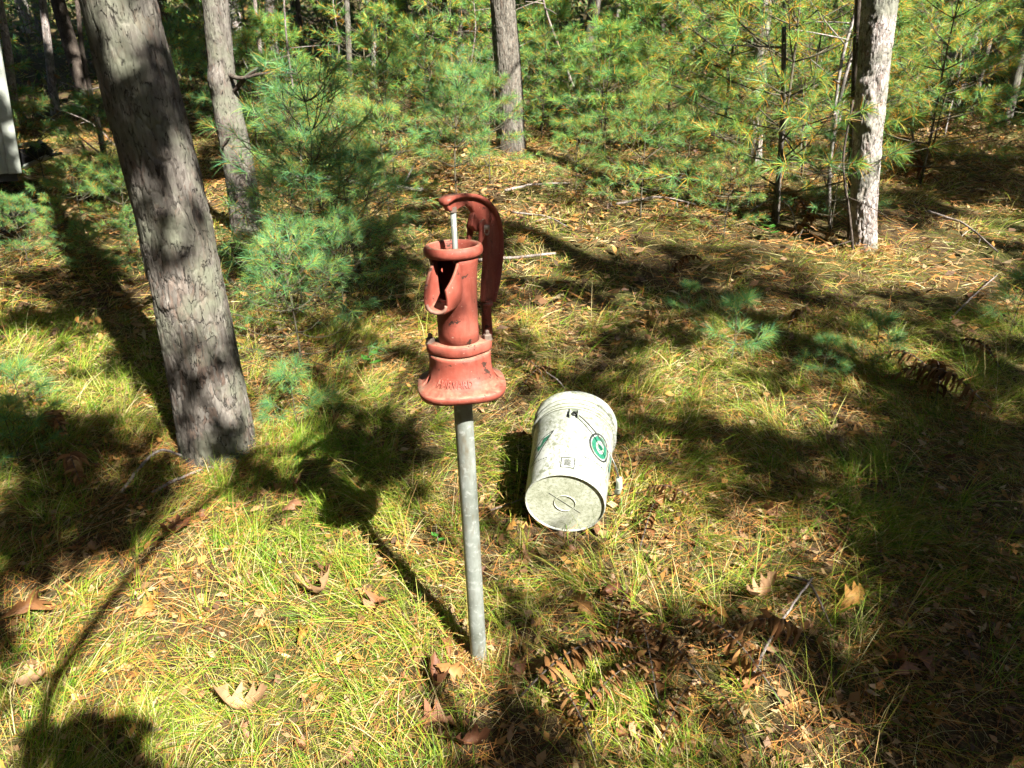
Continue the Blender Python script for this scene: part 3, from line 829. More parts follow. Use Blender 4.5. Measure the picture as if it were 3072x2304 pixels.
nB2 = 9000  # higher leaf layer added to block more sky above the same shade
G = np.stack([rng.uniform(-18, 20, nB2), rng.uniform(4.2, 26, nB2)], -1); G = np.column_stack([G, gz(G[:, 0], G[:, 1])])
w, s, x, y = shade_w(G)
nz_ = fbm(G[:, 0] * 1.05 + 3, G[:, 1] * 1.05, 41, 4)
wn_ = np.where(nz_ > np.where(G[:, 1] > 9, .41, .47), 1.0, .0)
pxo = to_px(G)[0]; wn_ = np.where((pxo > 3250) | (pxo < -250), .9, wn_)
w = np.where(w > .55, 1.0, np.where(w > 0, 0, wn_)); w = np.where(s, 0, w); w = np.where(in_keep(G), 0, w)
acc = rng.random(nB2) < w * .30
for p in lift(G[acc], rng.uniform(7.5, 12.5, acc.sum())): clumps.append((p, rng.uniform(.4, .6), 24, .27))
# unseen leaf clumps added to block sky, shade the trailer and darken the wood
for (n_, xr, yr, hr, rr, lv, ls, wt) in ((420, (-5, 7), (-7, -.8), (4, 8), (.35, .6), 30, .20, 1.0), (1500, (-32, 30), (13, 42), (5, 9), (.7, 1.1), 34, .30, .75), (60, (-6.2, -3.7), (4.9, 7.0), (4, 6), (.22, .34), 30, .11, 1.0), (420, (2.7, 7.5), (-.6, 3.0), (4, 10), (.3, .5), 30, .17, 1.0), (260, (-14, -5.5), (1.5, 9), (4, 11), (.5, .8), 30, .28, 1.0)):
    Gx = np.column_stack([rng.uniform(*xr, n_), rng.uniform(*yr, n_)]); Gx = np.column_stack([Gx, gz(Gx[:, 0], Gx[:, 1])])
    if yr[0] > 10: Gx = Gx[fbm(Gx[:, 0] * .3, Gx[:, 1] * .3, 63, 2) > .40]
    for p in lift(Gx, rng.uniform(*hr, len(Gx))): clumps.append((p, rng.uniform(*rr), lv, ls))

def landing(P):
    P = np.asarray(P, float); t = (P[:, 2] - gz(P[:, 0], P[:, 1])) / TO_SUN[2]
    for _ in range(4):
        Q = P - TO_SUN[None] * t[:, None]; t = t + (Q[:, 2] - gz(Q[:, 0], Q[:, 1])) / (TO_SUN[2] + .08)
    return P - TO_SUN[None] * t[:, None]
def lit_cost(A, e):      # how much of the straight limb from each A to e would draw on ground that stays sunny
    f = np.linspace(.08, .92, 7); Q = (A[:, None, :] * (1 - f)[None, :, None] + e[None, None, :] * f[None, :, None]).reshape(-1, 3)
    Gq = landing(Q); w_, s_, x_, y_ = shade_w(Gq); fr = (y_ > 700) & (y_ < 1659) & (x_ > 0) & (x_ < 2212)
    return ((s_ | in_keep(Gq) | (w_ == 0)) & fr).reshape(len(A), -1).mean(1)
def limb_tree(nodes, trunk_pts, org):
    """connect clump centres to the trunk, each to the nearest point already reached"""
    Ln = landing(np.array(nodes) + org); lx_, ly_, ld_ = to_px(Ln); near = (ly_ > 900) & (lx_ > -500) & (lx_ < 3500) & (ld_ > .3)
    order = np.argsort([min(np.linalg.norm(n - q) for q in trunk_pts) for n in nodes])
    reach = [np.asarray(q, float) for q in trunk_pts]; par = [-1] * len(reach); idx = []
    for i in order:
        R = np.array(reach); d = np.linalg.norm(R - nodes[i], axis=1) + .35 * np.maximum(0, R[:, 2] - nodes[i][2])
        c8 = np.argsort(d)[:10]
        if near[i]: d8 = d[c8] + 3.0 * lit_cost(R[c8] + org, nodes[i] + org); par.append(int(c8[np.argmin(d8)]))
        else: par.append(int(c8[0]))
        reach.append(nodes[i])
    cnt = np.zeros(len(reach))
    for k in range(len(reach) - 1, len(trunk_pts) - 1, -1):
        cnt[k] += 1; cnt[par[k]] += cnt[k]
    b = MB()
    for k in range(len(trunk_pts), len(reach)):
        a = reach[par[k]]; e = reach[k]; ra = min(.05, .004 * math.sqrt(cnt[par[k]] + 1)) if par[k] >= len(trunk_pts) else min(.05, .0048 * math.sqrt(cnt[k] + 1))
        re = .004 * math.sqrt(cnt[k]); mid = (a + e) / 2 + np.array([0, 0, .06 * np.linalg.norm(e - a)])
        b.add(*tube([a, mid, e], [ra, (ra + re) / 2, re], 5))
    return b.mesh('limb')

# trees added out of view around and behind the camera to block sky light
parts = [leaf_cloud(16, np.array([r_ * math.cos(a_), r_ * math.sin(a_), z_]), .6, .30, CAN_COL, CAN_W) for r_, a_, z_ in zip(rng.uniform(0, 2.1, 62), rng.uniform(0, 6.28, 62), rng.uniform(.8, 7.2, 62))]
dense_crown = np_mesh('crown', *join(parts)); dense_crown.materials.append(M['canopy'])
for k in range(26):
    a_ = math.radians(143 + k * 10.2); rr_ = 11.2 + (k % 3) * 1.3
    X = rr_ * math.cos(a_); Y = rr_ * math.sin(a_)
    r = thing('forest_tree', 'bushy tree added outside the frame to block sky light', 'tree', (X, Y, float(gz(X, Y))), k * 1.7, 'bushy trees added outside the frame to block sky light', 1.0)
    obj('trunk', far_meshes[k % 7], None, r); obj('crown', dense_crown, None, r)
for k in range(16):
    a_ = math.radians(150 + k * 8.0 + (k * 37 % 11)); rr_ = 5.2 + (k * 53 % 17) * .42
    X = rr_ * math.cos(a_) * 1.05 - .6; Y = rr_ * math.sin(a_) + .6
    r = thing('forest_tree', 'unseen tree added behind the camera to block sky light', 'tree', (X, Y, float(gz(X, Y))), k * 1.1, 'unseen trees added behind the camera to block sky light', 1.1)
    obj('trunk', far_meshes[k % 7], None, r); obj('crown', far_crowns[k % 4], None, r)

own = {i: [] for i in range(len(TALL))}
for c in clumps:
    best = min(range(len(TALL)), key=lambda i: (TALL[i]['base'][0] - c[0][0]) ** 2 + (TALL[i]['base'][1] - c[0][1]) ** 2 + (0 if TALL[i]['h'] > 6.5 else 1e3))
    own[best].append(c)
for i, t in enumerate(TALL):
    cl = own[i]; b = t['base']; zt = [z for z in np.arange(2.6, t['h'] - .5, .6)]
    tp = [np.array([np.interp(z, t['path'][:, 2], t['path'][:, 0]), np.interp(z, t['path'][:, 2], t['path'][:, 1]), z]) for z in zt]
    parts = [leaf_cloud(n, p - b, r, ls, CAN_COL, CAN_W) for (p, r, n, ls) in cl]
    # some top foliage of its own
    top = t['path'][-1]
    for q in range(5): parts.append(leaf_cloud(40, top + np.array([rng.uniform(-.5, .5), rng.uniform(-.5, .5), rng.uniform(-1.2, .1)]), .5, .13, CAN_COL, CAN_W))
    obj('crown', np_mesh('crown', *join(parts)), M['canopy'], t['root'])
    if cl: obj('limb', limb_tree([c[0] - b for c in cl], tp, b), t['mat'], t['root'])

# a low bough of the shade oak, whose bare branch draws the long thin shadow across the grass
def bough(pxs, h, r0, r1, parent, label=None):
    G = np.array([gd(*q) for q in pxs]); P = lift(G, np.linspace(h[0], h[1], len(G)))
    sm = spline(P, 6); b = parent.location
    me = MB().add(*tube(sm - np.array(b), np.linspace(r0, r1, len(sm)), 7)).mesh('branch')
    obj('branch', me, M['dark_bark'], parent)
    return P
oak = [t for t in TALL if t['root'].name.startswith('shade_tree')]
oak0 = oak[0]['root']
P0 = bough([(60, 1720), (92, 1600), (112, 1500), (150, 1430), (235, 1305), (340, 1180), (440, 1092), (560, 1012), (650, 962), (745, 895), (800, 870)], (2.4, 2.9), .020, .010, oak0)
bough([(150, 1430), (100, 1468), (40, 1478), (-60, 1482)], (2.52, 2.6), .011, .007, oak0)
j0 = np.array(oak0.location); st = P0[0]
obj('head_shadow_leaves', np_mesh('head_shadow_leaves', *join([leaf_cloud(n, p - j0, r, ls, CAN_COL, CAN_W) for (p, r, n, ls) in head_shadow_clumps])), M['canopy'], oak0)  # leaves added beside the bough for the rounded head shadow
obj('branch', MB().add(*tube(spline([np.array([0, 0, 3.4]), (st - j0) * .5 + np.array([0, 0, 1.5]), st - j0], 6), np.linspace(.045, .02, 13), 7)).mesh('branch'), M['dark_bark'], oak0)
bough([(1000, 900), (1180, 960), (1290, 1010), (1420, 1120)], (3.2, 3.5), .010, .006, oak[1]['root'])
bough([(960, 1180), (760, 1000), (700, 880)], (3.0, 3.3), .008, .005, oak[1]['root'])
bough([(1480, 880), (1700, 850), (1850, 800), (1990, 690), (2140, 620)], (3.4, 4.2), .009, .014, oak[2]['root'])
bough([(300, 850), (240, 730), (120, 640), (0, 590)], (3.2, 3.6), .02, .014, oak[0]['root'])

# ------------------------------------------------------------------ undergrowth far in the wood
n = 42000
Yu = 8.5 + 40 * rng.random(n) ** 1.2; Xu = (rng.random(n) - .5) * 1.8 * (Yu + 2)
keepm = fbm(Xu * .55, Yu * .55, 71, 3) > .46
Xu = Xu[keepm]; Yu = Yu[keepm]; n = len(Xu)
hu = rng.random(n) ** 1.3 * (.35 + 2.1 * fbm(Xu * .4, Yu * .4, 77, 2) * np.clip((Yu - 8) / 9, .1, 1.0))
P = np.column_stack([Xu, Yu, gz(Xu, Yu) + hu])
A = unit(rng.normal(size=(n, 3))); B = unit(np.cross(A, rng.normal(size=(n, 3)))); s = (.022 + .0024 * Yu)[:, None] * rng.uniform(.6, 1.4, (n, 1))
V = np.stack([P - A * s, P + B * s * .5, P + A * s, P - B * s * .5], 1).reshape(-1, 3)
colu = np.repeat(palette(n, [(.05, .10, .02), (.10, .14, .03), (.15, .15, .035), (.16, .09, .03), (.04, .09, .04)], [3, 3, 2, 1.2, 2]), 4, axis=0)
tag(obj('far_undergrowth', np_mesh('far_undergrowth', V, np.arange(n * 4).reshape(-1, 4), colu), M['leaf']), 'green undergrowth filling the far forest floor', 'undergrowth', kind='stuff')

# ================================================================== THE PUMP
PB = ground(1437, 1980)
pump = thing('hand_pump', 'red cast iron pitcher pump on a galvanised riser pipe', 'water pump', (PB[0], PB[1], PB[2]))
LEAN = math.radians(1.7)
pump.rotation_euler = (0, -LEAN, 0)
ex = np.array([math.cos(LEAN), 0, math.sin(LEAN)]); ey = np.array([0, 1., 0]); ez = np.array([-math.sin(LEAN), 0, math.cos(LEAN)])
PT = math.radians(27)
dl = np.array([math.sin(PT), math.cos(PT), 0]); nl = np.array([math.cos(PT), -math.sin(PT), 0]); zl = np.array([0, 0, 1.0])
def hp(cx, cy):      # point of the pump's own plane seen at a place in the close-up
    r = rayd(1200 + cx / 2.37, 540 + cy / 2.37); n_ = nl[0] * ex + nl[1] * ey
    t = ((PB - CAM) @ n_) / (r @ n_); P = CAM + r * t - PB
    return (float(P @ (dl[0] * ex + dl[1] * ey)), float(P @ ez))
Z0 = .800
# riser pipe with a slight coupling step
obj('pipe', MB().add(*lathe([(.0215, -.25), (.0215, .3), (.0215, .6), (.0215, Z0 + .02)], 36)).mesh('pipe'), M['galv'], pump)
thr = [(.0205 + .0011 * (k % 2), Z0 - .034 + .0017 * k) for k in range(22)]
obj('pipe_thread', MB().add(*lathe(thr, 30)).mesh('pipe_thread'), M['galv'], pump)
# base: rounded square flange flowing up into a round neck
def flange_r(a, half=.098, e=3.0, rot=math.radians(8)):
    c = abs(math.cos(a - rot)); s = abs(math.sin(a - rot))
    return half / (c ** e + s ** e) ** (1 / e)
RT = .0625; ZB = Z0 + .088
def base_r(a, z):
    if z <= Z0 + .016: return flange_r(a)
    t = min(1, (z - Z0 - .016) / (ZB - Z0 - .016)); k = (1 - t) ** 4.2
    lug = .006 * max(0, math.cos(2 * a)) ** 3
    return (RT + lug) * (1 - k) + (flange_r(a) - .008) * k
pr = [(1, Z0), (1, Z0 + .010), (1, Z0 + .016)] + [(1, z) for z in np.linspace(Z0 + .0175, ZB, 12)]
def base_fun(a, r, z):
    if z <= Z0 + 1e-6: return flange_r(a) - .003
    return base_r(a, z)
ob = obj('base', MB().add(*lathe(pr, 72, True, True, rfun=base_fun)).mesh('base'), M['red'], pump)
# bolt holes through the flange, cut as real openings
def cut(o, V, F):
    c = bpy.data.objects.new('cut', MB().add(V, F).mesh('cut', False)); C.objects.link(c); c.parent = o.parent
    m = o.modifiers.new('cut', 'BOOLEAN'); m.object = c; m.operation = 'DIFFERENCE'; m.solver = 'EXACT'
    bpy.context.view_layer.update()
    me = bpy.data.meshes.new_from_object(o.evaluated_get(bpy.context.evaluated_depsgraph_get()))
    o.modifiers.clear(); old = o.data; o.data = me
    bpy.data.objects.remove(c)
for (hx, hy, hr) in ((.0745, .006, .0085), (-.072, -.022, .0075)):
    V, F = lathe([(hr, Z0 - .02), (hr, Z0 + .06)], 16, True, True); cut(ob, np.array(V) + np.array([hx, hy, 0]), F)
# raised lettering on the base
def letters(txt, size, place, extr=.0012, name='lettering', parent=None, mat=None):
    cu = bpy.data.curves.new('t', 'FONT'); cu.body = txt; cu.size = size; cu.extrude = extr; cu.align_x = 'CENTER'; cu.resolution_u = 2
    cu.space_character = 1.08; cu.offset = size * .012
    t = bpy.data.objects.new('t', cu); C.objects.link(t); bpy.context.view_layer.update()
    me = bpy.data.meshes.new_from_object(t.evaluated_get(bpy.context.evaluated_depsgraph_get()))
    bpy.data.objects.remove(t)
    co = np.zeros(len(me.vertices) * 3); me.vertices.foreach_get('co', co); co = co.reshape(-1, 3)
    me.vertices.foreach_set('co', np.array([place(*p) for p in co]).ravel()); me.update(); me.name = name
    me.materials.clear()
    return obj(name, me, mat, parent)
def on_base(x, y, z):
    zz = Z0 + .030 + y; a = -math.pi / 2 - .12 + x / .085
    r = base_r(a, zz) + z + .0006
    return (r * math.cos(a), r * math.sin(a), zz)
letters('HARVARD', .0195, on_base, .0022, parent=pump, mat=M['red'])
# collar that clamps the cylinder on the base, two lugs with bolts
ZC = ZB + .0035
def collar_fun(a, r, z): return r + .0165 * max(0, math.cos(a - .1)) ** 10 + .0165 * max(0, -math.cos(a - .1)) ** 10
obj('collar', MB().add(*lathe([(.040, ZC), (.0530, ZC), (.0555, ZC + .003), (.0555, ZC + .018), (.053, ZC + .0215), (.046, ZC + .0235), (.040, ZC + .026)], 64, rfun=lambda a, r, z: collar_fun(a, r, z) if r > .05 else r)).mesh('collar'), M['red'], pump)
for s_ in (1, -1):
    c_ = np.array([s_ * .0625 * math.cos(.1), s_ * .0625 * math.sin(.1), ZC + .021])
    b_ = MB(); V, F = lathe([(.0095, 0), (.0095, .010), (.007, .012), (.0048, .0125), (.0048, .019), (.003, .021)], 6, True, True); b_.add(np.array(V) + c_, F)
    V, F = lathe([(.0115, -.001), (.0115, .0012)], 20, True, True); b_.add(np.array(V) + c_, F)
    obj('bolt', b_.mesh('bolt', False), M['steel'], pump)
# cylinder with an opening for the spout
ZR = Z0 + .302                      # underside of the rim
SPT = math.radians(19); spd = np.array([-math.sin(SPT), -math.cos(SPT), 0])
SPA = math.atan2(spd[1], spd[0])    # direction of the spout
def body():
    n = 96; prof = [(.0395, ZC + .02), (.0393, Z0 + .14), (.0393, Z0 + .19), (.0394, Z0 + .205), (.0397, Z0 + .215), (.0403, Z0 + .235), (.0415, Z0 + .255), (.0432, Z0 + .275), (.0455, Z0 + .290), (.0490, ZR + .003)]
    V = []; F = []
    for (r, z) in prof:
        for i in range(n): a = SPA + 2 * math.pi * i / n; V.append((r * math.cos(a), r * math.sin(a), z))
    for j in range(len(prof) - 1):
        zm = (prof[j][1] + prof[j + 1][1]) / 2
        for i in range(n):
            da = abs(((i + .5) / n * 2 * math.pi + math.pi) % (2 * math.pi) - math.pi)
            if zm > Z0 + .213 and da < .58: continue
            k = (i + 1) % n; F.append((j * n + i, j * n + k, (j + 1) * n + k, (j + 1) * n + i))
    return MB().add(V, F).mesh('cylinder')
o = obj('cylinder', body(), M['red'], pump); sm = o.modifiers.new('s', 'SOLIDIFY'); sm.thickness = .005; sm.offset = -1
# piston crown inside, seen through the opening
obj('piston', MB().add(*lathe([(.0, Z0 + .172), (.03, Z0 + .172), (.034, Z0 + .168), (.034, Z0 + .15), (0, Z0 + .15)], 28)).mesh('piston'), M['steel'], pump)
# spout: an open trough, floor and two side walls
def spout():
    b = MB(); out = spd; side = np.array([-out[1], out[0], 0])
    st = []
    for t in np.linspace(0, 1, 9):
        s = .030 + t * .069                       # distance from the axis
        half = .0245 + .0045 * math.sin(t * math.pi) - .003 * t
        zf = Z0 + .210 - .007 * t + .010 * max(0, t - .6)       # floor
        zt = ZR + .001 - (.052 * t ** 1.1 if t < .75 else .052 * .75 ** 1.1 + .05 * (t - .75))
        sec = []
        for q, (u, v) in enumerate([(-1, 1), (-1.10, .66), (-1.12, .33), (-.98, .08), (-.62, -.06), (0, -.10), (.62, -.06), (.98, .08), (1.12, .33), (1.10, .66), (1, 1)]):
            sec.append(out * s + side * (u * half) + zl * (zf + v * (zt - zf) if v > 0 else zf + v * .03))
        st.append(sec)
    m = len(st[0]); V = [p for sec in st for p in sec]
    F = [(j * m + i, j * m + i + 1, (j + 1) * m + i + 1, (j + 1) * m + i) for j in range(len(st) - 1) for i in range(m - 1)]
    return b.add(V, F).mesh('spout')
o = obj('spout', spout(), M['red'], pump); sm = o.modifiers.new('s', 'SOLIDIFY'); sm.thickness = .0065; sm.offset = 0
bv = o.modifiers.new('b', 'BEVEL'); bv.width = .0018; bv.segments = 2
M['worn'] = simple('pale worn iron', (.205, .105, .075), .85, 0, 60, .45)
def worn_lip():
    out = spd; side = np.array([-out[1], out[0], 0]); s = .030 + .069 + .0006; half = .0215; pts = []
    for u, dz in ((-1.0, .014), (-.85, .006), (-.5, .0), (0, -.002), (.5, .0), (.85, .006), (1.0, .014)): pts.append(out * s + side * u * half + zl * (Z0 + .2065 + dz))
    return tube(spline(pts, 5), .0036, 8)
obj('worn_lip', MB().add(*worn_lip()).mesh('worn_lip'), M['worn'], o)
# heavy rim of the open top
rim_prof = [(.046, ZR - .001), (.0570, ZR), (.0610, ZR + .004), (.0625, ZR + .010), (.0615, ZR + .017), (.0590, ZR + .0215), (.0550, ZR + .0230), (.0500, ZR + .0215), (.0475, ZR + .016), (.0455, ZR + .004), (.046, ZR - .001)]
obj('rim', MB().add(*lathe(rim_prof, 64)).mesh('rim'), M['red'], pump)
# floor of the bowl under the rim, with the hole for the rod
obj('bowl', MB().add(*lathe([(.0075, ZR + .002), (.030, ZR + .0025), (.047, ZR + .006), (.047, ZR + .003), (.030, ZR - .0005), (.0075, ZR - .001), (.0075, ZR + .002)], 40)).mesh('bowl'), M['red'], pump)
# piston rod
obj('piston_rod', MB().add(*tube([(.004, 0, Z0 + .285), (.004, 0, Z0 + .3), (.0045, .002, Z0 + .398)], .0062, 14)).mesh('piston_rod'), M['galv'], pump)
# bracket: two upright cheeks behind the rim carrying the pivot
PV = hp(583, 322)
PV = (PV[0] - .020, PV[1])
def cheek(off):
    s0 = PV[0]; z0 = PV[1]
    ol = [(.040, ZR - .012), (.062, ZR - .020), (.078, ZR - .006), (s0 + .004, ZR + .030), (s0 + .017, z0 - .012)]
    ol += [(s0 + .0175 * math.cos(a), z0 + .0175 * math.sin(a)) for a in np.linspace(-.3, math.pi + .35, 11)]
    ol += [(s0 - .021, z0 - .03), (.052, ZR + .02)]
    return prism(ol, (dl, zl, nl), nl * off, .0075)
for off in (.0150, -.0150):
    bevel(obj('bracket', MB().add(*cheek(off)).mesh('bracket', False), M['red'], pump), .0022)
# lever: flat web with a broad flange along its back, then a round bar with a collar
HS = -.020
def hq(cx, cy): q = hp(cx, cy); return (q[0] + HS, q[1])
outer_px = [(352, 168), (358, 138), (400, 112), (480, 101), (555, 110), (630, 152), (688, 230), (716, 330), (724, 430), (718, 560), (704, 680), (690, 780), (680, 850)]
inner_px = [(612, 850), (618, 720), (628, 600), (632, 470), (630, 390), (600, 362), (556, 350), (528, 315), (530, 265), (545, 222), (528, 186), (486, 172), (444, 190), (410, 218), (372, 208)]
outer = [hq(*q) for q in outer_px]; inner = [hq(*q) for q in inner_px]
h_ = obj('handle', MB().add(*prism(outer + inner, (dl, zl, nl), (0, 0, 0), .013)).mesh('handle', False), M['red'], pump); bevel(h_, .003)
oc = spline([np.array([a, b_]) for a, b_ in outer], 4)
def flange_strip():
    T = np.gradient(oc, axis=0); T /= np.linalg.norm(T, axis=1)[:, None]; Nn = np.stack([-T[:, 1], T[:, 0]], 1)
    V = []; F = []; m = len(oc)
    for j in range(m):
        wd = .0155 * min(1, .55 + j / 10) * (1 if j < m - 10 else 1 - .35 * (j - m + 10) / 10)
        for (u, v) in ((-1, 0), (-.9, .0042), (.9, .0042), (1, 0), (.9, -.0042), (-.9, -.0042)):
            p = oc[j] + Nn[j] * v; V.append(dl * p[0] + zl * p[1] + nl * (u * wd))
    for j in range(m - 1):
        for i in range(6): k = (i + 1) % 6; F.append((j * 6 + i, j * 6 + k, (j + 1) * 6 + k, (j + 1) * 6 + i))
    F.append(tuple(range(6))); F.append(tuple((m - 1) * 6 + i for i in range(6)))
    return V, F
obj('handle_flange', MB().add(*flange_strip()).mesh('handle_flange'), M['red'], pump)
bar = spline([np.array([a, b_]) for a, b_ in [hq(646, 835), hq(643, 900), hq(646, 1000), hq(650, 1070), hq(640, 1125), hq(612, 1160), hq(580, 1172)]], 6)
obj('handle_bar', MB().add(*tube([dl * a + zl * b_ for a, b_ in bar], [.0115 + .0022 * (i / len(bar)) for i in range(len(bar) - 3)] + [.0135, .0115, .006], 18)).mesh('handle_bar'), M['red'], pump)
V, F = lathe([(.0105, -.006), (.0145, -.004), (.0160, 0), (.0145, .004), (.0105, .006)], 22, True, True); q = hq(645, 866)
obj('handle_collar', MB().add(np.array(V) + dl * q[0] + zl * q[1], F).mesh('handle_collar'), M['red'], pump)
# pivot pin, cotter and nut
pvb = MB().add(*tube([dl * PV[0] + zl * PV[1] - nl * .026, dl * PV[0] + zl * PV[1] + nl * .028], .0055, 12))
obj('pivot_pin', pvb.mesh('pivot_pin'), M['steel'], pump)
cot = spline([dl * (PV[0] - .010) + zl * (PV[1] + .004) + nl * .0235, dl * (PV[0] - .012) + zl * (PV[1] - .010) + nl * .024, dl * (PV[0] - .002) + zl * (PV[1] - .016) + nl * .024, dl * (PV[0] + .008) + zl * (PV[1] - .012) + nl * .0235, dl * (PV[0] + .006) + zl * (PV[1] - .002) + nl * .025], 5)
obj('cotter_pin', MB().add(*tube(cot, .0013, 6)).mesh('cotter_pin'), M['steel'], pump)
V, F = lathe([(.0062, -.004), (.0062, .004)], 6, True, True)
obj('rod_nut', MB().add(np.array(V) * 1.3 + np.array([.004, 0, Z0 + .395]), F).mesh('rod_nut', False), M['steel'], pump)
ha = np.array(hq(672, 345)); hb = np.array(hq(640, 205)); hd = (hb - ha) / np.linalg.norm(hb - ha); hnn = np.array([hd[1], -hd[0]])
def on_handle(x, y, z):
    p = (ha + hb) / 2 - hd * x * -1 + hnn * (y - .004)
    p = (ha + hb) / 2 - hd * x + hnn * -(y - .006)
    return tuple(dl * p[0] + zl * p[1] + nl * (.0066 + z))
letters('NO 1', .014, on_handle, .0008, parent=pump, mat=M['red'])

# ================================================================== THE BUCKET
def at_h(px, py, h):
    p = ground(px, py)
    for _ in range(6):
        d = rayd(px, py); t = (float(gz(p[0], p[1])) + h - CAM[2]) / d[2]; p = CAM + d * t
    return p
b0 = at_h(1694, 1513, .135)
b1 = depth_point(1724, 1290, b0[1] + .355)
ax = unit(b1 - b0)
bucket = thing('plastic_bucket', 'stained white plastic bucket lying on its side in the grass', 'bucket', tuple(b0))
yb = unit(np.array([0, 0, 1.0]) - ax * ax[2]); xb = np.cross(yb, ax)      # local: x left, y up, z along the axis
rot = Matrix(((xb[0], yb[0], ax[0]), (xb[1], yb[1], ax[1]), (xb[2], yb[2], ax[2])))
bucket.rotation_euler = rot.to_euler(); bucket.scale = (1, 1, 1.09)
BL = .375
def br(z): return .1305 + (.1465 - .1305) * z / BL
bp = [(.1245, .006), (.1262, .0005), (.1285, .0), (.1305, .004)] + [(br(z), z) for z in np.linspace(.012, .285, 14)] + [(br(.285) + .0005, .286), (br(.285) - .002, .2875), (br(.285) - .002, .291), (br(.292) + .0005, .2925), (br(.30), .299), (br(.33), .33), (br(.372), .372), (br(.372) - .0035, .3725), (br(.3) - .0035, .30), (br(.1) - .0035, .10), (.125, .012), (.0, .012)]
obj('body', MB().add(*lathe(bp, 96)).mesh('body'), M['bucket'], bucket)
obj('bottom', MB().add(*lathe([(0, .0050), (.030, .0050), (.06, .0050), (.1000, .0050), (.1250, .0055)], 96)).mesh('bottom'), M['bottom'], bucket)
obj('bottom_ring', MB().add(*lathe([(.0330, .0055), (.0335, .0032), (.0345, .0026), (.0355, .0032), (.0360, .0055)], 60)).mesh('bottom_ring'), M['bottom'], bucket)
m_ = MB().add(*box((0, 0, .0048), (.13, .0012, .0012))); o = obj('mould_line', m_.mesh('mould_line', False), M['ink_black'], bucket); o.rotation_euler = (0, 0, math.radians(38))
for z, hgt, e in ((.300, .004, .009), (.318, .003, .0065)):
    obj('rib', MB().add(*lathe([(br(z) - .001, z), (br(z) + e, z + .001), (br(z) + e, z + hgt), (br(z) - .001, z + hgt + .001)], 96)).mesh('rib'), M['bucket'], bucket)
M['grime'] = simple('olive grime', (.095, .10, .055), .8, 0, 40, .5)
for z in (.2890, .2985, .3165, .3375):
    obj('grime_line', MB().add(*lathe([(br(z) + .0006, z - .0016), (br(z) + .0011, z), (br(z) + .0006, z + .0016)], 96)).mesh('grime_line'), M['grime'], bucket)
obj('rim', MB().add(*lathe([(br(.345) - .001, .338), (br(.345) + .006, .340), (br(.36) + .0065, .366), (br(.36) + .005, .3735), (br(.36) - .002, .3745), (br(.36) - .003, .370)], 96)).mesh('rim'), M['bucket'], bucket)
def on_b(a, z, off=0.0):      # a: angle from the top of the lying bucket towards its right
    r = br(z) + off; return np.array([-r * math.sin(a), r * math.cos(a), z])
for a in (.03, .03 + math.pi):
    e = MB(); c = on_b(a, .262); r_ = np.array([-math.sin(a), math.cos(a), 0]); tg = np.array([math.cos(a), math.sin(a), 0]); zz = np.array([0, 0, 1.])
    for (s, hh, w) in ((-1, 0, .004), (1, 0, .004)):
        e.add(*prism([(-.018, -.001), (.017, -.001), (.017, .007), (.008, .014), (-.018, .014)], (zz, r_, tg), c + tg * s * .014, w))
    e.add(*prism([(-.014, -.001), (.014, -.001), (.014, .014), (-.014, .014)], (tg, r_, zz), c + zz * .017, .004))
    obj('ear', e.mesh('ear', False), M['grip'], bucket)
    obj('ear_dark_disc', MB().add(*tube([c + r_ * .0, c + r_ * .007], .009, 12)).mesh('ear_dark_disc'), M['ink_black'], bucket)  # black disc sets the inside of the ear dark
top = on_b(.03, .262, .012); bot = on_b(.03 + math.pi, .262, .012)
arc = [top]
for k in range(1, 24):
    t = k / 24 * math.pi; y = math.cos(t); s = math.sin(t)
    arc.append(np.array([-s * .170, y * (br(.262) + .012), .262 - .165 * s ** 1.15]))
arc.append(bot); arc = spline(arc, 2)
obj('bail', MB().add(*tube(arc, .0023, 7)).mesh('bail'), M['wire'], bucket)
mid = [p for p in arc if -.045 < p[1] < .032]
gt = MB().add(*tube(mid, [.0105] * len(mid), 14))
gt.add(*tube([mid[len(mid) // 2] - (mid[1] - mid[0]) * .15, mid[len(mid) // 2] + (mid[1] - mid[0]) * .15], .0118, 14))
obj('grip', gt.mesh('grip'), M['grip'], bucket)
# printing on the wall, thin ink films that follow the curve
def decal(polys, name, mat, lift_):
    b = MB()
    for P in polys:
        if len(P) == 4:      # split long strokes so that they follow the curve
            P = np.asarray(P, float); m_ = max(1, int(np.abs(P[1] - P[0]).max() / .006)); V = []
            for k in range(m_ + 1):
                t = k / m_; V += [P[0] * (1 - t) + P[1] * t, P[3] * (1 - t) + P[2] * t]
            b.add([on_b(u / .138, z, lift_) for (u, z) in V], [(2 * k, 2 * k + 2, 2 * k + 3, 2 * k + 1) for k in range(m_)])
        else:
            n = len(P); b.add([on_b(u / .138, z, lift_) for (u, z) in P], [tuple(range(n))])
    return obj(name, b.mesh(name, False), mat, bucket)
def ringp(cu, cz, ru, rz, w, n=36):
    out = []
    for i in range(n):
        a0 = 2 * math.pi * i / n; a1 = 2 * math.pi * (i + 1) / n
        out.append([(cu + ru * math.cos(a0), cz + rz * math.sin(a0)), (cu + ru * math.cos(a1), cz + rz * math.sin(a1)), (cu + (ru - w) * math.cos(a1), cz + (rz - w) * math.sin(a1)), (cu + (ru - w) * math.cos(a0), cz + (rz - w) * math.sin(a0))])
    return out
def strip(pts, w):
    pts = np.asarray(pts, float); out = []
    for p, q in zip(pts[:-1], pts[1:]):
        d = q - p; nn = np.array([-d[1], d[0]]) / (np.linalg.norm(d) + 1e-9) * w / 2
        out.append([tuple(p + nn), tuple(q + nn), tuple(q - nn), tuple(p - nn)])
    return out
lc = (.112, .165)
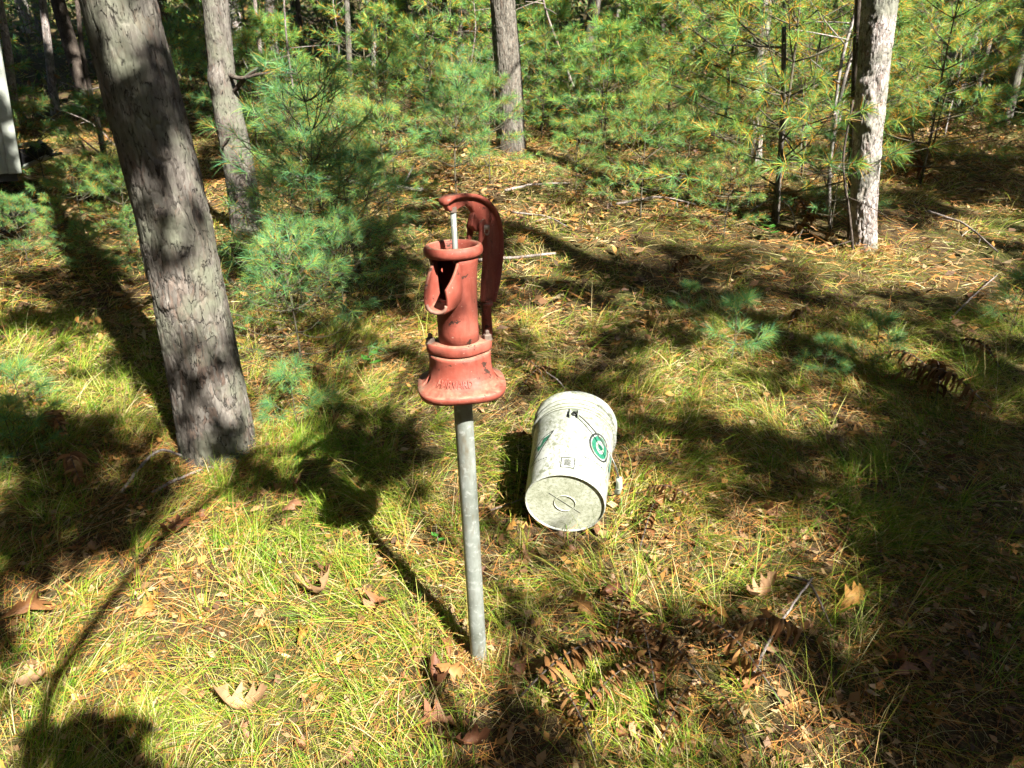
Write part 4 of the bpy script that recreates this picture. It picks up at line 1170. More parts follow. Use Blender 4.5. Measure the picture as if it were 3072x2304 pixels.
decal(ringp(*lc, .047, .055, .007), 'logo_outline', M['ink_black'], .0005)
decal(ringp(*lc, .036, .043, .017), 'logo_ring', M['ink_green'], .0006)
blob = [(lc[0] + .011 * math.cos(a) * (1 + .25 * math.sin(3 * a + 1)), lc[1] + .013 * math.sin(a) * (1 + .25 * math.cos(2 * a))) for a in np.linspace(0, 2 * math.pi, 20, endpoint=False)]
decal([blob] + strip([(lc[0] + .002, lc[1] - .010), (lc[0] - .004, lc[1] - .021)], .004), 'logo_emblem', M['ink_green'], .0007)
lx = .180
decal(strip([(lx, .205), (lx - .006, .16), (lx + .002, .105), (lx + .03, .10)], .004), 'letter_outline', M['ink_black'], .0005)
decal(strip([(lx + .012, .195), (lx + .010, .125)], .013), 'letter_fill', M['ink_green'], .0006)
decal(strip([(lx - .09 + .011 * k, .098 - .0012 * k) for k in range(2)], .003) + [q for k in range(9) for q in strip([(.042 + .012 * k, .088 + .0006 * k), (.042 + .012 * k + .007 + .002 * (k % 3), .088 + .0006 * k)], .0042 if k % 2 else .003)], 'small_print', M['ink_black'], .0005)
sq = (.004, .050)
decal(strip([(sq[0] - .022, sq[1] - .020), (sq[0] + .022, sq[1] - .020), (sq[0] + .022, sq[1] + .020), (sq[0] - .022, sq[1] + .020), (sq[0] - .022, sq[1] - .0215)], .0032)
      + [q for k in range(6) for q in strip([(sq[0] - .012, sq[1] - .011 + .0043 * k), (sq[0] + .012 - .003 * (k % 2), sq[1] - .011 + .0043 * k)], .0030)]
      + strip([(sq[0] - .027, sq[1] + .008), (sq[0] - .027, sq[1] - .004)], .002), 'warning_panel', M['ink_black'], .0005)
lf = -.115
decal(strip([(lf + .055, .195), (lf + .03, .155), (lf, .112), (lf - .045, .085)], .005) + strip([(lf + .055, .195), (lf + .01, .178), (lf - .03, .145), (lf - .06, .10)], .0035) + strip([(lf - .01, .13), (lf - .05, .095)], .004), 'emblem_outline', M['ink_black'], .0005)
decal([[(lf + .045, .183), (lf + .02, .176), (lf - .012, .150), (lf - .002, .128), (lf + .022, .152)]], 'emblem_fill', M['ink_green'], .0006)
decal([q for k in range(8) for q in strip([(lf - .04 + .011 * k, .088 - .001 * k), (lf - .04 + .011 * k + .007, .088 - .001 * k)], .0032)], 'small_print', M['ink_black'], .0005)

# ================================================================== GROUND COVER
def in_bucket(x, y):
    q = np.stack([x - b0[0], y - b0[1]], -1); u = ax[:2] / np.linalg.norm(ax[:2]); al = q @ u; pe = np.abs(q @ np.array([-u[1], u[0]]))
    return (al > -.02) & (al < .42) & (pe < .125)

G_COL = [(.125, .23, .016), (.20, .30, .022), (.32, .35, .045), (.42, .35, .11), (.52, .44, .22), (.34, .17, .045), (.07, .17, .014)]
def grass_field(nt, blades, xr, yr, L, W, K, spread, wts, seed, dmin=.0, fan=True):
    if fan:
        Y = np.sqrt(rng.uniform((yr[0] + 1) ** 2, (yr[1] + 1) ** 2, nt)) - 1; X = rng.uniform(-1, 1, nt) * (.55 + .83 * Y) * xr
    else:
        X = rng.uniform(-xr, xr, nt); Y = rng.uniform(yr[0], yr[1], nt)
    dens = fbm(X * 1.6, Y * 1.6, seed, 3); k = rng.random(nt) < np.clip((dens - dmin) * 2.6, .08, 1); X = X[k]; Y = Y[k]
    m = len(X); main = fbm(X * .9, Y * .9, seed + 3, 2) * 12 + rng.normal(0, .5, m)
    tl = rng.uniform(.65, 1.25, m) * (0.75 + .5 * fbm(X * 2.1, Y * 2.1, seed + 8, 2)); green = fbm(X * 1.1 + 4, Y * 1.1, seed + 12, 3)
    n = m * blades
    rep = lambda a: np.repeat(a, blades, axis=0)
    x = rep(X) + rng.normal(0, spread, n); y = rep(Y) + rng.normal(0, spread, n)
    head = rep(main) + rng.normal(0, .75, n); el = np.radians(np.clip(rng.normal(52, 20, n), 8, 88))
    D = np.stack([np.cos(head) * np.cos(el), np.sin(head) * np.cos(el), np.sin(el)], -1)
    D[:, 2] += TS * D[:, 1]; D = unit(D)
    ln = L * rep(tl) * rng.uniform(.45, 1.2, n); bend = np.zeros((n, 3)); bend[:, 2] = -rng.uniform(.15, .75, n) * np.sin(el)
    bend[:, 0] = np.cos(head) * .25 * rng.random(n); bend[:, 1] = np.sin(head) * .25 * rng.random(n)
    P = np.column_stack([x, y, gz(x, y) - .004])
    g = rep(np.clip((green - .35) * 3.2, 0, 1)) ; cg = palette(n, G_COL, wts); cd = palette(n, G_COL[2:6], [3, 2.4, 1.6, 1])
    col = np.where((rng.random(n) < .45 * (1 - g))[:, None], cd, cg)
    ok = ~in_bucket(x, y) & (np.hypot(x - PB[0], y - PB[1]) > .03)
    for tr in TALL[:7]: ok &= np.hypot(x - tr['base'][0], y - tr['base'][1]) > .12
    return ribbons(P[ok], D[ok], ln[ok], (W * rng.uniform(.6, 1.3, n))[ok], bend[ok], K, col[ok], .1)
def thatch(n, yr, L, W):
    Y = np.sqrt(rng.uniform((yr[0] + 1) ** 2, (yr[1] + 1) ** 2, n)) - 1; X = rng.uniform(-1, 1, n) * (.6 + .84 * Y)
    hd = fbm(X * 1.1, Y * 1.1, 301, 2) * 14 + rng.normal(0, .9, n); el = np.abs(rng.normal(.12, .22, n))
    D = np.stack([np.cos(hd) * np.cos(el), np.sin(hd) * np.cos(el), np.sin(el)], -1); D[:, 2] += TS * D[:, 1]; D = unit(D)
    b = np.zeros((n, 3)); b[:, 0] = rng.normal(0, .2, n); b[:, 1] = rng.normal(0, .2, n); b[:, 2] = -rng.uniform(0, .25, n)
    P = np.column_stack([X, Y, gz(X, Y) + rng.random(n) * .012])
    pal = palette(n, [(.32, .245, .085), (.50, .42, .21), (.21, .21, .035), (.32, .155, .045), (.14, .22, .018)], [2.8, 3.0, 2.2, 2.0, 2.2])
    ok = ~in_bucket(X, Y)
    return ribbons(P[ok], D[ok], (L * rng.uniform(.4, 1.2, n))[ok], (W * rng.uniform(.6, 1.2, n))[ok], b[ok], 2, pal[ok], .25)
parts = [thatch(52000, (.55, 3.4), .085, .0016),
         grass_field(2000, 38, 1.05, (.55, 3.3), .155, .0021, 3, .020, [3.4, 3.4, 3.0, .6, .5, .3, 1.6], 101, .32),
         grass_field(1150, 28, 1.05, (.55, 3.3), .21, .0019, 4, .014, [4, 4, 2.5, .3, .3, .1, 2], 111, .34),
         grass_field(700, 9, 1.05, (.55, 3.3), .27, .0020, 4, .02, [4, 3, 2, .8, .6, .3, 1], 131, .25)]
tag(obj('grass', np_mesh('grass', *join(parts)), M['grass']), 'fine matted woodland grass covering the near ground', 'grass', kind='stuff')
parts = [thatch(30000, (3.2, 8.5), .14, .0042), grass_field(3600, 13, 1.05, (3.2, 8.0), .15, .0034, 2, .05, [2.0, 2.6, 3.2, 3.2, 2.2, 1.8, .8], 151, .26),
         grass_field(3000, 8, 1.1, (8.0, 22), .24, .010, 1, .13, [2, 2.6, 2.2, 2.6, 1.6, 1.6, 1.2], 171, .25)]
tag(obj('grass', np_mesh('grass', *join(parts)), M['grass']), 'sparse grass over the leaf litter farther back', 'grass', kind='stuff')

# fallen pine needles
def needles(n, yr, L, W, lift_):
    Y = np.sqrt(rng.uniform((yr[0] + 1) ** 2, (yr[1] + 1) ** 2, n)) - 1; X = rng.uniform(-1, 1, n) * (.6 + .84 * Y)
    k = rng.random(n) < np.clip((fbm(X * 1.4, Y * 1.4, 201, 3) - .3) * 3, .2, 1); X = X[k]; Y = Y[k]; n = len(X)
    hd = rng.uniform(0, 6.28, n); el = rng.normal(.05, .25, n)
    D = np.stack([np.cos(hd) * np.cos(el), np.sin(hd) * np.cos(el), np.sin(el)], -1); D[:, 2] += TS * D[:, 1]; D = unit(D)
    b = np.zeros((n, 3)); b[:, 0] = rng.normal(0, .1, n); b[:, 1] = rng.normal(0, .1, n); b[:, 2] = rng.normal(-.05, .08, n)
    P = np.column_stack([X, Y, gz(X, Y) + rng.random(n) ** 1.5 * lift_])
    ok = ~in_bucket(X, Y)
    return ribbons(P[ok], D[ok], (L * rng.uniform(.6, 1.25, n))[ok], np.full(n, W)[ok], b[ok], 2, palette(n, [(.34, .14, .032), (.42, .20, .05), (.26, .10, .03), (.46, .29, .11)], [3, 3, 2, 1])[ok], .4)
def bank(c, r0, r1, n, L, W, hgt):
    a = rng.uniform(0, 6.28, n); r = r0 + (r1 - r0) * rng.random(n) ** 1.6; X = c[0] + r * np.cos(a); Y = c[1] + r * np.sin(a)
    hd = rng.uniform(0, 6.28, n); el = rng.normal(.15, .3, n); D = unit(np.stack([np.cos(hd) * np.cos(el), np.sin(hd) * np.cos(el), np.sin(el)], -1))
    P = np.column_stack([X, Y, gz(X, Y) + hgt * np.exp(-(r - r0) / (.35 * (r1 - r0))) * rng.random(n)]); P -= D * (L * .5)
    return ribbons(P, D, L * rng.uniform(.5, 1.2, n), np.full(n, W), np.zeros((n, 3)) + np.array([0, 0, -.08]), 2, palette(n, [(.30, .13, .035), (.38, .22, .07), (.20, .09, .03), (.42, .33, .15), (.16, .20, .03)], [3, 2, 2, 2, 2]), .4)
parts = [bank(TALL[0]['base'], .12, .34, 2600, .10, .0017, .07), bank(TALL[1]['base'], .09, .3, 900, .11, .003, .08), bank(TALL[2]['base'], .13, .4, 900, .12, .004, .09), bank(TALL[3]['base'], .07, .3, 1000, .11, .003, .09), bank(PB, .018, .13, 900, .085, .0015, .035),
         needles(34000, (.55, 3.4), .10, .0013, .05), needles(34000, (3.2, 9), .11, .0032, .05)]
tag(obj('needle_litter', np_mesh('needle_litter', *join(parts)), M['litter']), 'orange brown fallen pine needles strewn through the grass', 'needle litter', kind='stuff')

# leaf crumbs and old leaves
def crumbs(n, yr, size, lift_):
    Y = np.sqrt(rng.uniform((yr[0] + 1) ** 2, (yr[1] + 1) ** 2, n)) - 1; X = rng.uniform(-1, 1, n) * (.6 + .84 * Y)
    k = rng.random(n) < np.clip((fbm(X * .9 + 9, Y * .9, 231, 3) - .32) * 3.2, .12, 1); X = X[k]; Y = Y[k]; n = len(X)
    P = np.column_stack([X, Y, gz(X, Y) + .004 + rng.random(n) * lift_])
    nrm = unit(np.column_stack([rng.normal(0, .45, n), rng.normal(0, .45, n), np.ones(n)])); A = unit(np.cross(nrm, rng.normal(size=(n, 3)))); B = np.cross(nrm, A)
    s = size * np.clip(np.exp(rng.normal(-.35, .45, (n, 1))), .2, 1.35); wv = rng.uniform(.2, .75, (n, 1)); cu = nrm * s * rng.uniform(-.5, .5, (n, 1))
    V = np.stack([P - A * s, P - A * s * .2 + B * s * wv + cu, P + A * s, P + A * s * .1 - B * s * wv + cu], 1).reshape(-1, 3)
    return V, np.arange(n * 4).reshape(-1, 4), np.repeat(palette(n, [(.26, .155, .07), (.17, .09, .04), (.36, .26, .14), (.33, .165, .045), (.09, .05, .028)], [3, 2.8, 1.6, 2.4, 2]), 4, axis=0)
parts = [crumbs(20000, (.55, 3.4), .016, .022), crumbs(34000, (3.0, 9), .030, .05), crumbs(15000, (8, 26), .055, .05)]
tag(obj('leaf_litter', np_mesh('leaf_litter', *join(parts)), M['leaf']), 'small brown leaf fragments scattered over the forest floor', 'leaf litter', kind='stuff')

# oak leaves, one by one
def oak_leaf(seed, L=.13, curl=.25):
    r_ = random.Random(seed); st = [(0, .02), (.06, .06), (.14, .17), (.20, .22), (.25, .13), (.31, .11), (.38, .25), (.44, .33), (.49, .20), (.54, .13), (.60, .24), (.67, .29), (.72, .17), (.77, .11), (.82, .17), (.88, .14), (.93, .07), (1.0, .005)]
    lobe = [r_.uniform(.55, 1.25) for _ in range(12)]
    V = []; F = []; c1 = curl * r_.uniform(.5, 1.3); c2 = r_.choice((-1, 1)) * r_.uniform(.5, 1.1) * curl; tw = r_.uniform(-1.6, 1.6)
    for (t, w) in st:
        for u in (-1, -.5, 0, .5, 1):
            sk = (.12 * abs(u) * w * 1.4)
            ww = w * (lobe[int(t * 4.5) + (5 if u > 0 else 0)]) * u
            x = (t + sk) * L; y = ww * L * .95
            z = c1 * abs(y) ** 1.3 / L ** .3 + c2 * (t - .5) ** 2 * L * 1.3 + tw * y * (t - .4) + r_.uniform(-.002, .002)
            V.append((x - L * .5, y, z))
    for j in range(len(st) - 1):
        for i in range(4): F.append((j * 5 + i, j * 5 + i + 1, (j + 1) * 5 + i + 1, (j + 1) * 5 + i))
    V2, F2 = tube([(-L * .72, .004, .004), (-L * .6, .002, .001), (-L * .48, 0, 0)], .0011, 4)
    b = MB().add(V, F); b.add(V2, F2)
    me = b.mesh('oak_leaf'); a = me.color_attributes.new('Col', 'FLOAT_COLOR', 'POINT')
    base = [(.25, .125, .042), (.18, .08, .03), (.30, .18, .095), (.12, .05, .024), (.30, .155, .035), (.21, .10, .055)][seed % 6]
    cc = np.ones((len(me.vertices), 4), np.float32); cc[:, :3] = np.array(base) * (1 + rng.uniform(-.15, .15, (len(me.vertices), 1)))
    a.data.foreach_set('color', cc.ravel()); me.materials.append(M['leaf'])
    return me
OAK = [oak_leaf(k, .125 + .012 * (k % 3), 1.1 + .45 * (k % 4)) for k in range(12)]
lrng = random.Random(3)
def put_leaf(p, k, label, lift_=.02, tilt=.35, scale=1.0, group=None, rot=None):
    o = obj('oak_leaf', OAK[k % 12], None); o.location = (p[0], p[1], float(gz(p[0], p[1])) + lift_)
    o.rotation_euler = rot or (lrng.gauss(.1, tilt), lrng.gauss(0, tilt), lrng.uniform(0, 6.28)); o.scale = (scale,) * 3
    tag(o, label, 'leaf', group); return o
for q, k, lab, lf_, sc, rt in [
    ((1838, 1318), 4, 'large yellow tan oak leaf standing on its lobes at the edge of the black shade', .045, 1.15, (.5, -.35, .5)),
    ((1948, 1455), 5, 'pale curled oak leaf propped upright beside the black shade', .04, .9, (1.0, .3, 1.2)),
    ((985, 1478), 0, 'upright tan leaf catching light at the foot of the pipe', .05, .95, (1.2, .5, .4)),
    ((940, 1500), 3, 'dark reddish leaf in shade left of the pipe foot', .03, 1.2, (.4, .3, 2.0)),
    ((945, 1575), 5, 'glossy pink brown leaf in the bottom centre grass', .025, 1.1, (.25, .2, 3.2)),
    ((1255, 1318), 0, 'tan folded leaf right of the pipe', .03, 1.1, (.7, .2, 5.2)),
    ((1300, 1300), 3, 'dark curled leaf beside the tan folded one', .035, .9, (.9, .2, .9)),
    ((1530, 1322), 4, 'yellow brown notched leaf in sunny grass right of centre', .02, 1.15, (.3, .3, 2.6)),
    ((1640, 1300), 2, 'bleached straw coloured leaf in the sunny grass at right', .03, 1.0, (.2, -.3, .4)),
    ((1590, 1450), 4, 'ochre leaf under the grass beside the dead ferns', .015, .9, (.2, .1, 5.8)),
    ((1180, 1440), 0, 'orange leaf half buried in needles at lower centre', .015, 1.0, (.2, .2, .3)),
    ((820, 1325), 1, 'broad brown lobed leaf in front of the pump shadow', .03, 1.2, (.2, .35, 4.0)),
    ((690, 1300), 2, 'tan twisted leaf left of the broad brown one', .03, 1.1, (.3, .3, 3.0)),
    ((520, 1540), 2, 'pale pink oak leaf shining in the bright grass', .02, 1.15, (.15, .2, .2)),
    ((325, 1330), 4, 'golden leaf standing in the bright grass at left', .03, .85, (.8, .2, 1.4)),
    ((375, 1160), 3, 'red brown leaf on the long branch shadow', .02, 1.1, (.35, .2, .7)),
    ((80, 1330), 1, 'large brown leaf standing in the shade at left edge', .05, 1.2, (1.1, .2, 1.4)),
    ((640, 1105), 5, 'pale upright leaf in the pump shadow', .045, .9, (1.3, .1, 1.7)),
    ((700, 1250), 3, 'small red leaf by the sunny patch', .02, .75, (.3, .2, 2.7)),
    ((860, 960), 0, 'pale tan leaf on the sunny strip left of the pump base', .02, .9, (.3, .2, 4.4)),
    ((730, 915), 1, 'tan leaf near the seedling tuft', .02, .9, (.3, -.2, .8)),
    ((600, 1055), 0, 'brown leaf at the upper edge of the pump shadow', .02, .9, (.3, .3, 2.0)),
    ((1345, 1060), 4, 'orange leaf beside the bucket grip', .02, 1.0, (.3, -.2, 1.1)),
    ((1420, 1085), 1, 'brown leaf right of the bucket grip', .02, 1.0, (.4, .2, 5.1)),
    ((1110, 1150), 4, 'upright orange leaf left of the bucket bottom', .04, .8, (1.2, 0, 1.4)),
    ((1130, 950), 1, 'brown leaf in the bucket shadow', .02, .9, (.2, .2, 3.4)),
    ((1850, 945), 4, 'orange leaf on the ground above the black shade', .02, .9, (.2, .2, .1)),
    ((1010, 1620), 3, 'dark leaf at the bottom edge left of the ferns', .02, 1.0, (.3, .2, .4))]:
    put_leaf(gd(*q), k, lab, lf_, scale=sc * .74, rot=rt)
cnt = 0
while cnt < 90:
    px = lrng.uniform(0, 2212); py = 640 + 1000 * lrng.random() ** .8
    p = gd(px, py)
    if in_bucket(np.array([p[0]]), np.array([p[1]]))[0]: continue
    put_leaf(p, lrng.randrange(12), 'fallen brown oak leaf half hidden in the grass', lrng.uniform(.0, .022), scale=lrng.uniform(.3, .62), group='fallen oak leaves half hidden in the grass'); cnt += 1

# dead bracken, brown and curled
def make_fern(seed, L=.5, npin=16, curl=1.2):
    r_ = random.Random(seed); st = MB(); V = []; F = []
    rach = []
    for t in np.linspace(0, 1, 18):
        rach.append(np.array([L * (t - .12 * t * t), .03 * math.sin(3 * t + seed) * L, L * (.42 * math.sin(min(1, t * 1.15) * math.pi * .78)) * .75]))
    rach = np.array(rach); st.add(*tube(rach, np.linspace(.0035, .001, 18), 5))
    T = np.gradient(rach, axis=0)
    for k in range(npin):
        t = .22 + .76 * k / npin; i = int(t * 17); c = rach[i]; td = T[i] / np.linalg.norm(T[i])
        for sg in (-1, 1):
            if r_.random() < .10: continue
            ln = L * .20 * (1 - t) ** .6 * r_.uniform(.35, 1.2) + .012; out = unit(np.array([td[0] * r_.uniform(-.2, .9), sg * 1.0, .1]) + np.array([0, 0, r_.uniform(-.5, .7)]))
            cv = r_.uniform(.3, 1.6) * curl; m = 9; w0 = ln * .15 + .003; tw = r_.uniform(-1.5, 1.5)
            o = len(V); pos = np.array(c, float); d = out.copy()
            for q in range(m):
                s = q / (m - 1); lob = (.62 + .38 * abs(math.sin(q * 1.57 + .8))) * (1 - s) ** .55 + .05
                side = unit(np.cross(d, np.array([td[0], td[1] * .2, .6]))); nrm = np.cross(side, d); side = side * math.cos(tw * s) + nrm * math.sin(tw * s)
                ws = w0 * lob
                V.append(pos - side * ws - nrm * ws * .55); V.append(pos); V.append(pos + side * ws * r_.uniform(.7, 1.1) - nrm * ws * .5)
                pos = pos + d * ln / (m - 1); d = unit(d + np.array([td[0] * .05, -sg * .06 * cv, -.30 * cv]))
            for q in range(m - 1):
                for u in (0, 1): F.append((o + q * 3 + u, o + q * 3 + u + 1, o + q * 3 + u + 4, o + q * 3 + u + 3))
    me = MB().add(V, F).mesh('leaflets'); a = me.color_attributes.new('Col', 'FLOAT_COLOR', 'POINT')
    cc = np.ones((len(me.vertices), 4), np.float32); cc[:, :3] = np.repeat(palette(len(V) // 27 + 1, [(.15, .072, .026), (.22, .11, .04), (.10, .05, .02), (.32, .18, .08)], [3, 3, 2, 1.6]), 27, axis=0)[:len(V)]
    a.data.foreach_set('color', cc.ravel()); me.materials.append(M['fern'])
    ms = st.mesh('stalk'); ms.materials.append(M['dark_bark'])
    return ms, me
FERN = [make_fern(1, .42, 24, 1.6), make_fern(2, .5, 28, 1.9), make_fern(3, .34, 20, 2.0), make_fern(4, .46, 26, 1.5)]
for (q, k, rz, sc, lab) in [
    ((1120, 1525), 0, .35, .95, 'dead curled bracken frond arching right of the pipe foot'),
    ((1435, 1560), 1, 1.75, .78, 'brown bracken frond arching upward at lower centre'),
    ((1290, 1640), 2, 2.2, .8, 'brown crumpled fern at the bottom edge below the arching fronds'),
    ((1400, 1655), 3, .9, .6, 'dark crumpled fern at the bottom edge right of centre'),
    ((1690, 1520), 1, 2.4, .75, 'curled brown bracken below the large yellow leaf'),
    ((1760, 1400), 3, 3.3, .75, 'pinkish brown bracken clump left of the black shade'),
    ((1620, 1640), 2, 2.0, .7, 'small dark fern at the lower right edge of sunlight'),
    ((1200, 1455), 2, .2, .8, 'brown curled fern between the pipe foot and the arching fronds'),
    ((1330, 1440), 0, 1.3, .7, 'brown fern tangle right of the dark curled leaf'),
    ((1520, 1490), 3, 2.5, .7, 'warm brown fern in the sunny grass at lower right'),
    ((1240, 1575), 1, .6, .65, 'brown fern lying along the lower centre'),
    ((1380, 1200), 2, 1.2, .8, 'tan dry fern right of the bucket bottom'),
    ((1520, 1110), 3, 3.0, .6, 'dry fern at the edge of shade right of the bucket'),
    ((1120, 860), 0, .8, .7, 'dry reddish fern just left of the bucket rim'),
    ((1180, 830), 2, 2.4, .7, 'brown fern in the shade behind the bucket'),
    ((1700, 720), 2, 1.0, .75, 'small curled brown fern on the open ground at right'),
    ((2060, 865), 0, 2.2, 1.1, 'dark brown fern tangle above the black shade'),
    ((2140, 890), 1, 2.8, 1.0, 'dark fern right at the corner of the black shade'),
    ((2010, 895), 3, 1.1, 1.0, 'brown fern at the top of the black shade'),
    ((2170, 820), 2, 1.9, 1.1, 'dry brown fern near the right edge'),
    ((90, 930), 0, 5.6, .9, 'long dry fern lying in the shade at left'),
    ((170, 1010), 3, 5.3, .8, 'brown dry fern below the long one at left'),
    ((1990, 395), 1, 1.4, 1.3, 'brown bracken clump right of the bright scaly trunk'),
    ((2040, 410), 3, 2.6, 1.3, 'brown bracken beside the clump at right'),
    ((1760, 480), 0, 1.9, 1.2, 'brown bracken at the foot of the bright scaly trunk'),
    ((1720, 520), 3, .9, 1.0, 'withered fern left of the bright scaly trunk'),
    ((1560, 510), 2, 2.2, 1.0, 'withered fern below the bright boughs'),
    ((1440, 600), 1, .5, .7, 'withered fern in the sunny litter behind the bucket')]:
    p = gd(*q); r = thing('dead_fern', lab, 'fern', (p[0], p[1], p[2] + .012), rz, 'withered brown bracken ferns', sc)
    st_, me_ = FERN[k]; obj('stalk', st_, None, r); obj('leaflets', me_, None, r)

# green leaved sprig, far grass stems
def sprig(p, label, n=5, s=.05):
    b = MB(); V = []; F = []
    for k in range(n):
        a = k * 2.4; o = len(V); d = np.array([math.cos(a), math.sin(a), .25]); sd = np.array([-math.sin(a), math.cos(a), 0]); c = np.array([0, 0, .06 + .012 * k])
        for (t, w) in ((0, .02), (.3, .28), (.6, .32), (1, .02)):
            V += [c + d * t * s - sd * w * s, c + d * t * s + np.array([0, 0, -.006]), c + d * t * s + sd * w * s]
        for q in range(3):
            for u in (0, 1): F.append((o + q * 3 + u, o + q * 3 + u + 1, o + q * 3 + u + 4, o + q * 3 + u + 3))
    me = b.add(V, F).mesh('leaves'); a = me.color_attributes.new('Col', 'FLOAT_COLOR', 'POINT'); cc = np.ones((len(me.vertices), 4), np.float32); cc[:, :3] = (.045, .15, .02); a.data.foreach_set('color', cc.ravel())
    r = thing('green_plant', label, 'plant', p); obj('leaves', me, M['grass'], r)
    obj('stem', MB().add(*tube([(0, 0, -.02), (.004, 0, .05), (0, 0, .12)], [.002, .0016, .001], 5)).mesh('stem'), M['sapling_bark'], r)
sprig(gd(1660, 522), 'bright green leafy sprig left of the bright scaly trunk', 5, .07)
sprig(gd(945, 1200), 'small dark green plant in front of the pump shadow', 3, .026)
sprig(gd(800, 810), 'low broad green plant in the shade left of the pump base', 4, .06)

# ------------------------------------------------------------------ dead wood
def stick(pxs, r0, r1, label, name='fallen_stick', mat='dead_wood', lifts=None, twigs=0, cat='stick', seed=1):
    P = np.array([gd(*q) for q in pxs]); lifts = lifts or [.02] * len(P); P[:, 2] += lifts
    b = P[0].copy(); sm = spline(P - b, 6); jr = random.Random(seed)
    sm += np.array([[jr.gauss(0, r0 * .18) for _ in range(3)] for _ in sm])
    mb = MB().add(*tube(sm, np.linspace(r0, r1, len(sm)), 8))
    root = thing(name, label, cat, tuple(b)); obj('stem', mb.mesh('stem'), M[mat], root)
    for k in range(twigs):
        i = jr.randrange(len(sm) // 4, len(sm) - 1); d = unit(sm[i] - sm[i - 1]); s = unit(np.cross(d, np.array([jr.gauss(0, 1), jr.gauss(0, 1), jr.gauss(0, 1)]))) + d * .4
        L = jr.uniform(.08, .3); rr = r1 * .6 + .001
        obj('twig', MB().add(*tube([sm[i], sm[i] + s * L * .5 + np.array([0, 0, .02]), sm[i] + s * L + np.array([0, 0, jr.uniform(-.03, .05)])], [rr, rr * .8, rr * .4], 5)).mesh('twig'), M[mat], root)
    return root
stick([(262, 1065), (300, 1032), (350, 1004), (400, 1010), (440, 1020), (486, 1024)], .006, .004, 'bent grey branch on the ground in front of the thick leaning trunk', lifts=[.0, .03, .06, .05, .03, .02])
stick([(330, 1075), (370, 1052), (410, 1035), (440, 1022)], .006, .005, 'short pale stick below the bent grey branch', seed=3)
stick([(610, 402), (700, 398), (780, 412), (850, 418), (912, 427)], .024, .016, 'white weathered log lying behind the shaded sapling', 'fallen_log', 'pale_bark', [.06] * 5, 3, 'log')
stick([(1030, 575), (1100, 571), (1200, 560)], .011, .008, 'pale stick lying behind the pump cylinder', lifts=[.04] * 3)
stick([(1090, 425), (1150, 412), (1230, 408)], .012, .006, 'pale stick on the ground right of the handle top', lifts=[.05] * 3)
stick([(1105, 470), (1180, 480), (1230, 505)], .009, .004, 'thin pale stick slanting in the litter right of the pump', lifts=[.04] * 3, twigs=2)
stick([(1620, 1470), (1660, 1400), (1700, 1350), (1745, 1300)], .0045, .003, 'grey lichened stick standing out of the grass at right', lifts=[.0, .03, .06, .09])
stick([(1690, 1290), (1740, 1310), (1790, 1370)], .004, .003, 'dark thin twig crossing the grey lichened stick', mat='dark_bark', lifts=[.08, .08, .03])
stick([(1060, 1118), (1130, 1104)], .004, .003, 'straw coloured twig between pipe and bucket', lifts=[.03, .05], seed=5)
stick([(1610, 470), (1660, 465), (1700, 490), (1720, 512)], .007, .004, 'arched tan twig at the foot of the big boughs', lifts=[.02, .12, .14, .03])
stick([(2050, 700), (2100, 650), (2150, 605)], .006, .003, 'thin pale twig lying in the sunny litter at right', lifts=[.03] * 3)
stick([(1330, 455), (1420, 440), (1500, 455)], .010, .006, 'grey branch on the ground below the bright boughs', lifts=[.05] * 3, twigs=3)
stick([(2000, 470), (2080, 500), (2150, 560)], .010, .005, 'grey branch in the litter right of the scaly trunk', lifts=[.05] * 3, twigs=2)
stick([(1140, 790), (1210, 850), (1235, 900)], .004, .002, 'thin dry stalk beside the bucket rim', lifts=[.03, .05, .04])
stick([(100, 275), (160, 285), (215, 305), (260, 345)], .010, .004, 'pale fallen branch in the far sunny clearing at left', lifts=[.25, .2, .15, .1], twigs=3)

# standing and leaning dead stems
def dead_stem(bpx, pts, r0, r1, label, mat='dead_wood', twigs=4, seed=1, dy=0.0, cat='dead tree', name='dead_sapling'):
    b = ground(*bpx); P = [np.zeros(3)] + [depth_point(q[0], q[1], b[1] + dy * (i + 1)) - b for i, q in enumerate(pts)]
    sm = spline(P, 6); jr = random.Random(seed)
    root = thing(name, label, cat, tuple(b)); obj('stem', MB().add(*tube(sm, np.linspace(r0, r1, len(sm)), 8)).mesh('stem'), M[mat], root)
    for k in range(twigs):
        i = jr.randrange(2, len(sm) - 1); d = unit(sm[i] - sm[i - 1]); s = unit(np.cross(d, np.array([jr.gauss(0, 1), jr.gauss(0, 1), jr.gauss(0, 1)]))) + d * .3
        L = jr.uniform(.12, .45); rr = r1 * .45 + .0012; e = np.array([jr.gauss(0, .05), jr.gauss(0, .05), jr.gauss(-.02, .06)])
        tp = [sm[i], sm[i] + s * L * .5 + e, sm[i] + s * L + e * 2.2]
        t = obj('twig', MB().add(*tube(spline(tp, 4), np.linspace(rr, rr * .4, 9), 5)).mesh('twig'), M[mat], root)
    return root
dead_stem((1786, 432), [(1768, 380), (1722, 265), (1680, 150), (1640, 40), (1622, -40)], .016, .012, 'pale leaning dead stem right of the oak', twigs=9, seed=2)
dead_stem((2490, 690), [(2488, 560), (2497, 430), (2515, 320), (2545, 200), (2585, 100), (2640, 62)], .014, .012, 'curved pale dead stem hooking onto the bright scaly trunk', 'pale_bark', 5, 4)
dead_stem((2478, 640), [(2492, 480), (2508, 300), (2528, 170), (2556, 70), (2585, -40)], .013, .011, 'second dead stem rising left of the bright scaly trunk', 'pale_bark', 6, 5)
